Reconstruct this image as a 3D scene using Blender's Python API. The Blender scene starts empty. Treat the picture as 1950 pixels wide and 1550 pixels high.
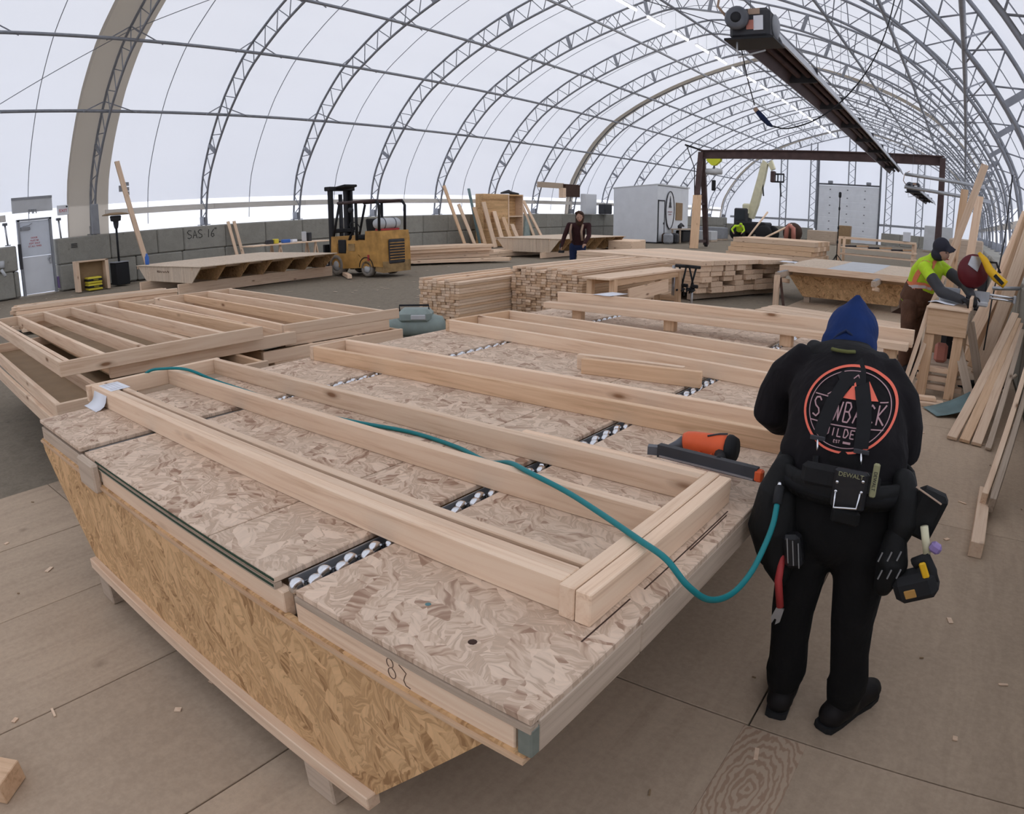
import bpy, bmesh, math, random
from mathutils import Matrix, Vector
random.seed(7)
SC = bpy.context.scene
COL = SC.collection
PI = math.pi

# ------------------------------------------------------------------ camera
# wide action-camera lens: radial fisheye polynomial, eye height 1.65 m
YAW, PITCH, ROLL, EYE = 0.631157, -0.281303, -0.0041002, 1.65
cam_d = bpy.data.cameras.new('camera')
cam = bpy.data.objects.new('camera', cam_d)
COL.objects.link(cam)
SC.camera = cam
cam_d.type = 'PANO'
cam_d.panorama_type = 'FISHEYE_LENS_POLYNOMIAL'
cam_d.sensor_width = 39.0
cam_d.sensor_height = 31.0
cam_d.fisheye_fov = PI
cam_d.fisheye_polynomial_k0 = 0.0
cam_d.fisheye_polynomial_k1 = -0.766754 / 20
cam_d.fisheye_polynomial_k2 = 0.0
cam_d.fisheye_polynomial_k3 = 0.0390489 / 8000
cam_d.fisheye_polynomial_k4 = -0.0109127 / 160000
_f = Vector((-math.sin(YAW) * math.cos(PITCH), math.cos(YAW) * math.cos(PITCH), math.sin(PITCH)))
_r = Vector((math.cos(YAW), math.sin(YAW), 0))
_u = _r.cross(_f)
_c, _s = math.cos(ROLL), math.sin(ROLL)
_r, _u = _c * _r + _s * _u, _c * _u - _s * _r
cam.matrix_world = Matrix(((_r.x, _u.x, -_f.x, 0), (_r.y, _u.y, -_f.y, 0), (_r.z, _u.z, -_f.z, EYE), (0, 0, 0, 1)))
cam_d.clip_end = 400

# ------------------------------------------------------------------ light: overcast winter sky through the translucent roof
world = bpy.data.worlds.new('overcast_sky')
SC.world = world
world.use_nodes = True
_bg = world.node_tree.nodes['Background']
_bg.inputs['Color'].default_value = (0.86, 0.89, 1.0, 1)
_bg.inputs['Strength'].default_value = 1.62
SC.view_settings.view_transform = 'Standard'
SC.view_settings.look = 'None'
SC.view_settings.gamma = 1.0
SC.view_settings.exposure = 0.0
SC.view_settings.use_curve_mapping = False
SC.cycles.max_bounces = 6
SC.cycles.diffuse_bounces = 3
SC.cycles.glossy_bounces = 2
SC.cycles.transmission_bounces = 3
SC.cycles.transparent_max_bounces = 6
SC.cycles.adaptive_threshold = 0.07
world.cycles.sampling_method = 'NONE'
TUBE_POWER = 55.0          # emission of the ceiling tube lights

# ------------------------------------------------------------------ materials
MATS = {}
def _new(name):
    m = bpy.data.materials.new(name); m.use_nodes = True
    MATS[name] = m
    return m, m.node_tree, m.node_tree.nodes['Principled BSDF']
def plain(name, col, rough=0.6, metal=0.0, noise=0.0, scale=8.0, spec=0.3):
    m, nt, b = _new(name)
    b.inputs['Roughness'].default_value = rough
    b.inputs['Metallic'].default_value = metal
    b.inputs['Specular IOR Level'].default_value = spec
    if noise:
        tc = nt.nodes.new('ShaderNodeTexCoord')
        n = nt.nodes.new('ShaderNodeTexNoise'); n.inputs['Scale'].default_value = scale; n.inputs['Detail'].default_value = 5
        nt.links.new(tc.outputs['Object'], n.inputs['Vector'])
        r = nt.nodes.new('ShaderNodeMapRange'); r.inputs[1].default_value = .3; r.inputs[2].default_value = .7
        r.inputs[3].default_value = 1 - noise; r.inputs[4].default_value = 1 + noise
        nt.links.new(n.outputs['Fac'], r.inputs[0])
        mx = nt.nodes.new('ShaderNodeVectorMath'); mx.operation = 'SCALE'
        mx.inputs[0].default_value = col
        nt.links.new(r.outputs[0], mx.inputs['Scale'])
        nt.links.new(mx.outputs[0], b.inputs['Base Color'])
    else:
        b.inputs['Base Color'].default_value = (*col, 1)
    return m
def ramp(nt, fac, stops):
    r = nt.nodes.new('ShaderNodeValToRGB')
    e = r.color_ramp.elements
    while len(e) > 1: e.remove(e[-1])
    e[0].position = stops[0][0]; e[0].color = (*stops[0][1], 1)
    for p, c in stops[1:]:
        k = e.new(p); k.color = (*c, 1)
    nt.links.new(fac, r.inputs[0])
    return r.outputs[0]
def mixc(nt, fac, a, b, mode='MIX'):
    mx = nt.nodes.new('ShaderNodeMix'); mx.data_type = 'RGBA'; mx.blend_type = mode
    for s, v in ((mx.inputs['Factor'], fac), (mx.inputs['A'], a), (mx.inputs['B'], b)):
        if isinstance(v, (int, float)): s.default_value = v
        elif isinstance(v, tuple): s.default_value = (*v, 1)
        else: nt.links.new(v, s)
    return mx.outputs['Result']
def texvec(nt, scale=(1, 1, 1), rot=(0, 0, 0), rand=0.0):
    tc = nt.nodes.new('ShaderNodeTexCoord')
    mp = nt.nodes.new('ShaderNodeMapping')
    mp.inputs['Scale'].default_value = scale; mp.inputs['Rotation'].default_value = rot
    nt.links.new(tc.outputs['Object'], mp.inputs['Vector'])
    if rand:
        oi = nt.nodes.new('ShaderNodeObjectInfo')
        mu = nt.nodes.new('ShaderNodeMath'); mu.operation = 'MULTIPLY'; mu.inputs[1].default_value = rand
        nt.links.new(oi.outputs['Random'], mu.inputs[0])
        cb = nt.nodes.new('ShaderNodeCombineXYZ')
        for i in range(3): nt.links.new(mu.outputs[0], cb.inputs[i])
        nt.links.new(cb.outputs[0], mp.inputs['Location'])
    return mp.outputs[0]
def noise(nt, vec, scale, detail=4, rough=.55, dist=0.0):
    n = nt.nodes.new('ShaderNodeTexNoise')
    n.inputs['Scale'].default_value = scale; n.inputs['Detail'].default_value = detail
    n.inputs['Roughness'].default_value = rough; n.inputs['Distortion'].default_value = dist
    nt.links.new(vec, n.inputs['Vector'])
    return n.outputs['Fac']
def voro(nt, vec, scale, out='Color', feature='F1'):
    n = nt.nodes.new('ShaderNodeTexVoronoi'); n.feature = feature
    n.inputs['Scale'].default_value = scale
    nt.links.new(vec, n.inputs['Vector'])
    return n.outputs[out]
def bump(nt, b, h, strength=.2, dist=.002):
    bp = nt.nodes.new('ShaderNodeBump'); bp.inputs['Strength'].default_value = strength; bp.inputs['Distance'].default_value = dist
    nt.links.new(h, bp.inputs['Height']); nt.links.new(bp.outputs[0], b.inputs['Normal'])

def lumber_mat(name, light, mid, dark, knots=True, vary=.16):
    """softwood with the grain along local X, a few knots, tone varying from board to board"""
    m, nt, b = _new(name)
    b.inputs['Roughness'].default_value = .7; b.inputs['Specular IOR Level'].default_value = .2
    g = noise(nt, texvec(nt, (1.2, 26, 26), rand=40), 1.6, 5, .6, .6)
    col = ramp(nt, g, [(.28, dark), (.46, mid), (.62, light)])
    big = noise(nt, texvec(nt, (.7, 5, 5), rand=31), 1.3, 2)
    col = mixc(nt, ramp(nt, big, [(.35, (0, 0, 0)), (.7, (.5, .5, .5))]), col, mid)
    if knots:
        kd = voro(nt, texvec(nt, (1.7, 5.5, 5.5), rand=57), 1.0, 'Distance')
        kc = ramp(nt, kd, [(.045, (1, 1, 1)), (.085, (.35, .35, .35)), (.14, (0, 0, 0))])
        col = mixc(nt, kc, col, (dark[0] * .45, dark[1] * .36, dark[2] * .3))
    oi = nt.nodes.new('ShaderNodeObjectInfo')
    r = nt.nodes.new('ShaderNodeMapRange'); r.inputs[3].default_value = 1 - vary; r.inputs[4].default_value = 1 + vary * .45
    nt.links.new(oi.outputs['Random'], r.inputs[0])
    v = nt.nodes.new('ShaderNodeVectorMath'); v.operation = 'SCALE'
    nt.links.new(col, v.inputs[0]); nt.links.new(r.outputs[0], v.inputs['Scale'])
    nt.links.new(v.outputs[0], b.inputs['Base Color'])
    bump(nt, b, g, .12, .001)
    return m
lumber_mat('lumber', (.90, .69, .505), (.84, .61, .43), (.66, .43, .275))
lumber_mat('lumber_gold', (.80, .56, .365), (.72, .48, .30), (.54, .33, .19))
lumber_mat('lumber_worn', (.60, .48, .37), (.53, .415, .315), (.38, .285, .205))

def osb_mat(name, pale, mid, rust, wear, plane='XY', grey=.35, scale=1.0, spread=2.6):
    """pressed strand board: flat flakes, each with its own grain direction and tone"""
    m, nt, b = _new(name)
    b.inputs['Roughness'].default_value = .75; b.inputs['Specular IOR Level'].default_value = .15
    L = nt.links
    vec = texvec(nt, rand=9)
    if plane == 'XZ':
        sx = nt.nodes.new('ShaderNodeSeparateXYZ'); L.new(vec, sx.inputs[0])
        cx = nt.nodes.new('ShaderNodeCombineXYZ'); L.new(sx.outputs[0], cx.inputs[1]); L.new(sx.outputs[2], cx.inputs[0]); L.new(sx.outputs[1], cx.inputs[2])
        vec = cx.outputs[0]
    wn = nt.nodes.new('ShaderNodeTexNoise'); wn.inputs['Scale'].default_value = 14; wn.inputs['Detail'].default_value = 2; L.new(vec, wn.inputs['Vector'])
    ad = nt.nodes.new('ShaderNodeVectorMath'); ad.operation = 'MULTIPLY_ADD'; ad.inputs[1].default_value = (.05, .05, 0)
    L.new(wn.outputs['Color'], ad.inputs[0]); L.new(vec, ad.inputs[2])
    lay = []
    for k, (rz, sx_, sy_) in enumerate(((.35, 7, 26), (-.55, 8, 30), (1.2, 9, 28))):
        rt = nt.nodes.new('ShaderNodeVectorRotate'); rt.rotation_type = 'Z_AXIS'; rt.inputs['Angle'].default_value = rz
        L.new(ad.outputs[0], rt.inputs['Vector'])
        mp = nt.nodes.new('ShaderNodeMapping'); mp.inputs['Scale'].default_value = (sx_ * scale, sy_ * scale, 1); mp.inputs['Location'].default_value = (k * 3.7, k * 9.1, 0)
        L.new(rt.outputs[0], mp.inputs['Vector'])
        v = nt.nodes.new('ShaderNodeTexVoronoi'); v.voronoi_dimensions = '2D'; v.inputs['Scale'].default_value = 1.0; L.new(mp.outputs[0], v.inputs['Vector'])
        sc_ = nt.nodes.new('ShaderNodeSeparateColor'); L.new(v.outputs['Color'], sc_.inputs[0])
        an = nt.nodes.new('ShaderNodeMath'); an.operation = 'MULTIPLY_ADD'; an.inputs[1].default_value = spread; an.inputs[2].default_value = -spread / 2
        L.new(sc_.outputs[0], an.inputs[0])
        r2 = nt.nodes.new('ShaderNodeVectorRotate'); r2.rotation_type = 'Z_AXIS'; L.new(ad.outputs[0], r2.inputs['Vector']); L.new(an.outputs[0], r2.inputs['Angle'])
        m2 = nt.nodes.new('ShaderNodeMapping'); m2.inputs['Scale'].default_value = (9 * scale, 70 * scale, 1); L.new(r2.outputs[0], m2.inputs['Vector'])
        st = noise(nt, m2.outputs[0], 1.0, 2, .5)
        mx = nt.nodes.new('ShaderNodeMath'); mx.operation = 'MULTIPLY_ADD'; mx.inputs[1].default_value = .62
        hf = nt.nodes.new('ShaderNodeMath'); hf.operation = 'MULTIPLY'; hf.inputs[1].default_value = .45; L.new(sc_.outputs[1], hf.inputs[0])
        L.new(st, mx.inputs[0]); L.new(hf.outputs[0], mx.inputs[2])
        lay.append((mx.outputs[0], sc_.outputs[2]))
    def step(x, th):
        q = nt.nodes.new('ShaderNodeMath'); q.operation = 'GREATER_THAN'; q.inputs[1].default_value = th; L.new(x, q.inputs[0]); return q.outputs[0]
    def mixv(f, a_, b_):
        q = nt.nodes.new('ShaderNodeMix'); L.new(f, q.inputs[0]); L.new(a_, q.inputs[2]); L.new(b_, q.inputs[3]); return q.outputs[0]
    val = mixv(step(lay[0][1], .5), lay[1][0], lay[0][0])
    val = mixv(step(lay[2][1], .66), val, lay[2][0])
    hi = tuple(min(1, x * 1.13) for x in pale)
    c = ramp(nt, val, [(.27, rust), (.385, mid), (.47, pale), (.54, mid), (.60, tuple(x * .86 for x in mid)), (.66, pale), (.8, hi)])
    w = noise(nt, vec, 1.3, 4, .6)
    c = mixc(nt, ramp(nt, w, [(.3, (.1, .1, .1)), (.75, (grey, grey, grey))]), c, wear)
    L.new(c, b.inputs['Base Color'])
    bump(nt, b, val, .22, .0012)
    return m
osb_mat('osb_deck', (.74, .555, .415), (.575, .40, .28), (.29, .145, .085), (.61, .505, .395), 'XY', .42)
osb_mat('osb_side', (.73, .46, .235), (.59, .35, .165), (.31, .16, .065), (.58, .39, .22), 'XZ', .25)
osb_mat('osb_table', (.70, .56, .42), (.64, .50, .37), (.5, .36, .25), (.66, .54, .42), 'XY', .6)

def stained_mat(name, base, dark, stain, seed=0.0, grain=(6, .7, 6), gscale=2.0, rough=.8):
    m, nt, b = _new(name)
    b.inputs['Roughness'].default_value = rough; b.inputs['Specular IOR Level'].default_value = .2
    v = texvec(nt, rand=50)
    tc = nt.nodes.new('ShaderNodeTexCoord')
    gr = noise(nt, texvec(nt, grain, rand=30), gscale, 4, .6, .8)
    c = ramp(nt, gr, [(.3, dark), (.6, base)])
    big = noise(nt, v, .9, 5, .6)
    c = mixc(nt, ramp(nt, big, [(.38, (0, 0, 0)), (.72, (.75, .75, .75))]), c, stain)
    sp = voro(nt, v, 2.3, 'Distance')
    c = mixc(nt, ramp(nt, sp, [(.02, (.75, .75, .75)), (.06, (.25, .25, .25)), (.10, (0, 0, 0))]), c, (dark[0] * .45, dark[1] * .42, dark[2] * .4))
    fine = noise(nt, v, 38, 3, .7)
    c = mixc(nt, .25, c, ramp(nt, fine, [(.35, (dark[0] * .7, dark[1] * .7, dark[2] * .7)), (.65, base)]))
    oi = nt.nodes.new('ShaderNodeObjectInfo')
    r = nt.nodes.new('ShaderNodeMapRange'); r.inputs[3].default_value = .94; r.inputs[4].default_value = 1.05
    nt.links.new(oi.outputs['Random'], r.inputs[0])
    vv = nt.nodes.new('ShaderNodeVectorMath'); vv.operation = 'SCALE'
    nt.links.new(c, vv.inputs[0]); nt.links.new(r.outputs[0], vv.inputs['Scale'])
    nt.links.new(vv.outputs[0], b.inputs['Base Color'])
    bump(nt, b, fine, .2, .002)
    return m
stained_mat('plywood_floor', (.55, .42, .30), (.46, .345, .245), (.42, .32, .23))
stained_mat('plywood_rings', (.40, .27, .185), (.33, .215, .145), (.36, .27, .2), grain=(9, 1.2, 9), gscale=1.2)
stained_mat('dirt', (.26, .22, .165), (.185, .15, .11), (.23, .19, .14), grain=(3, 3, 3), gscale=3, rough=.95)
stained_mat('concrete', (.37, .355, .31), (.29, .28, .245), (.27, .26, .225), grain=(2, 2, 2), gscale=2, rough=.9)
stained_mat('snow', (.85, .88, .95), (.75, .78, .86), (.8, .83, .9), grain=(1, 1, 1), gscale=.4, rough=.9)

def membrane_mat(name, trans, refl, k=.8, clear=0.0):
    m = bpy.data.materials.new(name); m.use_nodes = True; MATS[name] = m
    nt = m.node_tree
    for n in list(nt.nodes): nt.nodes.remove(n)
    out = nt.nodes.new('ShaderNodeOutputMaterial')
    t = nt.nodes.new('ShaderNodeBsdfTranslucent'); d = nt.nodes.new('ShaderNodeBsdfDiffuse')
    nz = noise(nt, texvec(nt, (.25, .06, .06)), 1.0, 3)
    c = ramp(nt, nz, [(.3, tuple(x * .93 for x in trans)), (.7, trans)])
    nt.links.new(c, t.inputs['Color'])
    d.inputs['Color'].default_value = (*refl, 1)
    mx = nt.nodes.new('ShaderNodeMixShader'); mx.inputs[0].default_value = k
    nt.links.new(d.outputs[0], mx.inputs[1]); nt.links.new(t.outputs[0], mx.inputs[2])
    last = mx.outputs[0]
    if clear:
        tr = nt.nodes.new('ShaderNodeBsdfTransparent'); m2 = nt.nodes.new('ShaderNodeMixShader'); m2.inputs[0].default_value = clear
        nt.links.new(last, m2.inputs[1]); nt.links.new(tr.outputs[0], m2.inputs[2]); last = m2.outputs[0]
    nt.links.new(last, out.inputs[0])
    return m
membrane_mat('membrane', (.80, .80, .80), (.8, .8, .8), .62)
membrane_mat('membrane_tan', (.50, .44, .36), (.55, .5, .43), .5)
membrane_mat('clear_skirt', (.9, .9, .9), (.8, .8, .8), .8, .55)
def emit_mat(name, col, s):
    m = bpy.data.materials.new(name); m.use_nodes = True; MATS[name] = m
    nt = m.node_tree; b = nt.nodes['Principled BSDF']
    b.inputs['Emission Color'].default_value = (*col, 1); b.inputs['Emission Strength'].default_value = s
    return m
emit_mat('tube_light', (1, .98, .94), TUBE_POWER)

lumber_mat('rail_timber', (.80, .76, .70), (.74, .70, .64), (.62, .57, .52), False)
plain('steel', (.26, .27, .295), .5, .35, .12, 6)
plain('steel_dark', (.13, .135, .15), .5, .3, .15, 6)
plain('galv', (.45, .46, .48), .4, .7, .1, 10)
plain('chrome', (.75, .76, .78), .22, 1.0)
plain('brown_steel', (.075, .045, .042), .6, .1, .2, 3)
plain('black', (.014, .014, .016), .6)
plain('black_rubber', (.02, .02, .021), .85)
plain('black_gloss', (.02, .02, .022), .3)
plain('charcoal', (.045, .045, .05), .6, 0, .2, 5)
plain('white_paint', (.74, .76, .79), .55, 0, .04, 2)
plain('paper', (.82, .83, .87), .7)
plain('grey_door', (.68, .72, .78), .5, 0, .04, 3)
plain('pale_grey', (.56, .57, .58), .6, 0, .06, 3)
plain('mid_grey', (.30, .31, .33), .6, 0, .1, 4)
plain('brown_board', (.30, .20, .11), .7, 0, .1, 5)
plain('forklift_yellow', (.50, .27, .075), .6, 0, .28, 4)
plain('forklift_dirty', (.34, .22, .10), .8, 0, .3, 5)
plain('tyre_grey', (.27, .235, .20), .95, 0, .2, 8)
plain('boom_cream', (.68, .64, .44), .5, 0, .08, 3)
plain('bright_yellow', (.72, .60, .06), .5)
plain('hivis', (.50, .74, .03), .7, 0, .12, 6)
plain('saw_yellow', (.80, .46, .02), .45)
plain('saw_red', (.12, .012, .016), .4)
plain('orange', (.78, .12, .035), .5, 0, .1, 9)
plain('logo_orange', (.80, .16, .10), .7)
plain('logo_grey', (.42, .26, .27), .8)
plain('vest_orange', (.82, .25, .12), .7)
plain('silver_tape', (.62, .58, .60), .6)
plain('teal_hose', (.01, .20, .215), .45)
plain('compressor_green', (.30, .36, .335), .55, 0, .15, 5)
plain('shovel_blue', (.17, .25, .255), .5, .2, .15, 6)
plain('red_paint', (.45, .05, .05), .55)
plain('red_text', (.62, .12, .14), .6)
plain('sign_white', (.74, .75, .77), .6)
plain('marker_black', (.02, .02, .022), .8)
plain('pencil', (.16, .10, .07), .9)
plain('green_stain', (.035, .065, .04), .85)
plain('green_grey', (.20, .215, .18), .85, 0, .15, 20)
plain('hoodie', (.0062, .0048, .006), .95, 0, .25, 10)
plain('hood_lining', (.016, .0155, .016), .95, 0, .2, 12)
plain('tag_olive', (.13, .135, .045), .9)
plain('print_dull', (.30, .29, .16), .8)
plain('hood_blue', (.007, .024, .105), .9, 0, .18, 14)
plain('trousers', (.0055, .005, .005), .95, 0, .25, 10)
plain('leather_black', (.005, .005, .005), .7, 0, .2, 16)
plain('boots', (.010, .008, .008), .7, 0, .2, 20)
plain('strap_black', (.007, .007, .008), .8)
plain('skin', (.42, .25, .18), .6)
plain('jeans', (.015, .025, .07), .85, 0, .15, 12)
plain('maroon_jacket', (.04, .014, .015), .9, 0, .15, 12)
plain('brown_trousers', (.115, .058, .036), .9, 0, .2, 9)
plain('tan_strap', (.42, .30, .22), .8)
plain('cap_dark', (.03, .03, .042), .9)
plain('purple', (.28, .20, .42), .5)
plain('blue_bottle', (.05, .15, .5), .4)
plain('pink_hose', (.55, .22, .17), .6)
plain('dark_wood', (.06, .03, .02), .8, 0, .2, 6)
plain('crane_yellow', (.62, .66, .04), .5)
plain('glass_dark', (.05, .055, .06), .15)
plain('bedsheet_teal', (.10, .22, .23), .5)

def add_folds(name, scale=9.0, strength=.9, dist=.02):
    """soft cloth folds as bump on an existing plain material"""
    m = MATS[name]; nt = m.node_tree; b = nt.nodes['Principled BSDF']
    bump(nt, b, noise(nt, texvec(nt, (1, 1, .55)), scale, 3, .5, .6), strength, dist)
for _n in ('hoodie', 'trousers', 'hood_blue', 'hood_lining', 'maroon_jacket', 'hivis', 'brown_trousers', 'jeans', 'leather_black'): add_folds(_n)

# ------------------------------------------------------------------ helpers
def V(*a): return Vector(a)
class MB:
    """collects shapes, then links them as ONE mesh object"""
    def __init__(s): s.v = []; s.f = []; s.sm = []
    def add(s, vs, fs, M=None, smooth=False):
        n = len(s.v)
        s.v += [tuple(M @ Vector(p)) if M else tuple(p) for p in vs]
        s.f += [tuple(i + n for i in f) for f in fs]
        s.sm += [smooth] * len(fs)
        return s
    def box(s, c, d, M=None, rz=0.0, rx=0.0, ry=0.0):
        x, y, z = d[0] / 2, d[1] / 2, d[2] / 2
        T = Matrix.Translation(c) @ Matrix.Rotation(rz, 4, 'Z') @ Matrix.Rotation(ry, 4, 'Y') @ Matrix.Rotation(rx, 4, 'X')
        if M: T = M @ T
        return s.add([(-x, -y, -z), (x, -y, -z), (x, y, -z), (-x, y, -z), (-x, -y, z), (x, -y, z), (x, y, z), (-x, y, z)],
                     [(0, 3, 2, 1), (4, 5, 6, 7), (0, 1, 5, 4), (1, 2, 6, 5), (2, 3, 7, 6), (3, 0, 4, 7)], T)
    def bb(s, a, b, M=None):
        return s.box([(a[i] + b[i]) / 2 for i in range(3)], [abs(b[i] - a[i]) for i in range(3)], M)
    def cbox(s, c, d, ch=.01, M=None, rz=0.0, rx=0.0, ry=0.0):
        x, y, z = d[0] / 2, d[1] / 2, d[2] / 2
        bm = bmesh.new(); bmesh.ops.create_cube(bm, size=1.0)
        for w in bm.verts: w.co = Vector((w.co.x * d[0], w.co.y * d[1], w.co.z * d[2]))
        bmesh.ops.bevel(bm, geom=list(bm.edges), offset=ch, segments=1, affect='EDGES')
        T = Matrix.Translation(c) @ Matrix.Rotation(rz, 4, 'Z') @ Matrix.Rotation(ry, 4, 'Y') @ Matrix.Rotation(rx, 4, 'X')
        if M: T = M @ T
        bm.verts.index_update()
        s.add([w.co.copy() for w in bm.verts], [[w.index for w in f.verts] for f in bm.faces], T)
        bm.free(); return s
    def tube(s, p0, p1, r, n=8, r1=None, M=None):
        return s.path([p0, p1], r, n, rads=None if r1 is None else [r, r1], M=M)
    def path(s, pts, r, n=8, rads=None, M=None, closed=False, flat=None):
        pts = [Vector(p) for p in pts]
        if M: pts = [M @ p for p in pts]
        k = len(pts); vs = []; fs = []
        ref = None
        for i, p in enumerate(pts):
            a = pts[i - 1] if i else (pts[-1] if closed else p)
            b = pts[(i + 1) % k] if (i < k - 1 or closed) else p
            t = (b - a).normalized()
            if ref is None:
                ref = Vector((0, 0, 1)) if abs(t.z) < .9 else Vector((1, 0, 0))
            e1 = (ref - t * ref.dot(t)).normalized(); ref = e1
            e2 = t.cross(e1)
            q = rads[i] if rads else r
            fx, fy = flat if flat else (1, 1)
            for j in range(n):
                an = 2 * PI * (j + .5) / n
                vs.append(p + (e1 * math.cos(an) * fx + e2 * math.sin(an) * fy) * q)
        for i in range(k if closed else k - 1):
            i2 = (i + 1) % k
            for j in range(n):
                j2 = (j + 1) % n
                fs.append((i * n + j, i * n + j2, i2 * n + j2, i2 * n + j))
        if not closed:
            fs.append(tuple(reversed(range(n)))); fs.append(tuple((k - 1) * n + j for j in range(n)))
        return s.add(vs, fs, None, n > 5)
    def lathe(s, prof, n=20, M=None):
        vs = []; fs = []
        for r, z in prof:
            for j in range(n):
                a = 2 * PI * j / n; vs.append((r * math.cos(a), r * math.sin(a), z))
        for i in range(len(prof) - 1):
            for j in range(n):
                j2 = (j + 1) % n
                fs.append((i * n + j, i * n + j2, (i + 1) * n + j2, (i + 1) * n + j))
        fs.append(tuple(reversed(range(n)))); fs.append(tuple((len(prof) - 1) * n + j for j in range(n)))
        return s.add(vs, fs, M, True)
    def prism(s, poly, d, M=None):
        """polygon in local XY extruded from z=0 to z=d"""
        n = len(poly)
        vs = [(x, y, 0) for x, y in poly] + [(x, y, d) for x, y in poly]
        fs = [tuple(reversed(range(n))), tuple(range(n, 2 * n))] + [(i, (i + 1) % n, (i + 1) % n + n, i + n) for i in range(n)]
        return s.add(vs, fs, M)
    def ellip(s, c, r, n=14, m=9, M=None):
        vs = []; fs = []
        for i in range(m + 1):
            a = -PI / 2 + PI * i / m
            for j in range(n):
                b = 2 * PI * j / n
                vs.append((c[0] + r[0] * math.cos(a) * math.cos(b), c[1] + r[1] * math.cos(a) * math.sin(b), c[2] + r[2] * math.sin(a)))
        for i in range(m):
            for j in range(n):
                j2 = (j + 1) % n
                fs.append((i * n + j, i * n + j2, (i + 1) * n + j2, (i + 1) * n + j))
        return s.add(vs, fs, M, True)
    def mesh(s, name, mat):
        me = bpy.data.meshes.new(name)
        me.from_pydata(s.v, [], s.f)
        me.polygons.foreach_set('use_smooth', s.sm)
        me.materials.append(MATS[mat] if isinstance(mat, str) else mat)
        bm = bmesh.new(); bm.from_mesh(me); bmesh.ops.recalc_face_normals(bm, faces=bm.faces); bm.to_mesh(me); bm.free()
        me.update()
        return me
    def build(s, name, mat, parent=None, M=None):
        return obj(name, s.mesh(name, mat), parent, M)

def obj(name, me, parent=None, M=None):
    o = bpy.data.objects.new(name, me); COL.objects.link(o)
    if parent is not None: o.parent = parent
    if M is not None: o.matrix_local = M
    return o
def tag(o, label=None, cat=None, group=None, kind=None):
    if label: o['label'] = label
    if cat: o['category'] = cat
    if group: o['group'] = group
    if kind: o['kind'] = kind
    return o
def thing(name, label, cat, loc=(0, 0, 0), rz=0.0, group=None, kind=None):
    o = bpy.data.objects.new(name, None); COL.objects.link(o)
    o.empty_display_size = .1
    o.location = loc; o.rotation_euler = (0, 0, rz)
    return tag(o, label, cat, group, kind)
def copy_tree(o, parent=None):
    c = o.copy(); COL.objects.link(c)
    if parent is not None: c.parent = parent
    for ch in list(o.children): copy_tree(ch, c)
    return c
def frame_M(p0, ax, up):
    x = Vector(ax).normalized(); z = Vector(up); z = (z - x * z.dot(x)).normalized(); y = z.cross(x)
    return Matrix(((x.x, y.x, z.x, p0[0]), (x.y, y.y, z.y, p0[1]), (x.z, y.z, z.z, p0[2]), (0, 0, 0, 1)))
_bcache = {}
def board_mesh(L, w, t, mat, ch=.003):
    k = (round(L, 3), round(w, 3), round(t, 3), mat)
    if k not in _bcache:
        _bcache[k] = MB().cbox((L / 2, 0, 0), (L, t, w), min(ch, t * .2)).mesh('board', mat)
    return _bcache[k]
def board(name, parent, p0, p1, w=.089, t=.038, up=(0, 0, 1), mat='lumber', ch=.003):
    """one straight board; p0-p1 is its centre line, w its size along `up`, t its size sideways"""
    p0 = Vector(p0); p1 = Vector(p1)
    return obj(name, board_mesh((p1 - p0).length, w, t, mat, ch), parent, frame_M(p0, p1 - p0, up))
def text_obj(name, s, size, mat, parent, M, depth=.002, spacing=1.0, align='CENTER'):
    cu = bpy.data.curves.new(name, 'FONT'); cu.body = s; cu.size = size; cu.extrude = depth
    cu.align_x = align; cu.align_y = 'CENTER'; cu.space_character = spacing
    t = bpy.data.objects.new(name, cu); COL.objects.link(t)
    me = bpy.data.meshes.new_from_object(t)
    bpy.data.objects.remove(t); bpy.data.curves.remove(cu)
    me.materials.clear(); me.materials.append(MATS[mat])
    return obj(name, me, parent, M)
def T(x, y, z): return Matrix.Translation((x, y, z))
def R(a, ax='Z'): return Matrix.Rotation(a, 4, ax)
def seg_text(mb, strokes, w):
    """pen strokes (lists of 2-D points) as thin flat bars in local XY"""
    for st in strokes:
        mb.path([(x, y, 0) for x, y in st], w, 4)

# ------------------------------------------------------------------ ground
def ground(name, x0, x1, y0, y1, nx, ny, z, amp, mat):
    rnd = random.Random(3)
    vs = []
    for j in range(ny + 1):
        for i in range(nx + 1):
            vs.append((x0 + (x1 - x0) * i / nx, y0 + (y1 - y0) * j / ny, z + rnd.uniform(-amp, amp)))
    fs = [(j * (nx + 1) + i, j * (nx + 1) + i + 1, (j + 1) * (nx + 1) + i + 1, (j + 1) * (nx + 1) + i) for j in range(ny) for i in range(nx)]
    mb = MB(); mb.add(vs, fs, None, True)
    return mb.build(name, mat)
floor = tag(ground('floor', -23, 1.6, -12, 66.3, 90, 220, -.022, .007, 'dirt'), 'bare trodden earth floor of the hall', None, None, 'structure')
snow = tag(ground('snow_field', -140, 120, -120, 190, 40, 40, -.25, .05, 'snow'), 'snow covered ground outside the hall', None, None, 'structure')
xs = [-4.86, -3.98, -3.18, -2.38, -1.58, -.385, .80]
rn = random.Random(11)
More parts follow.
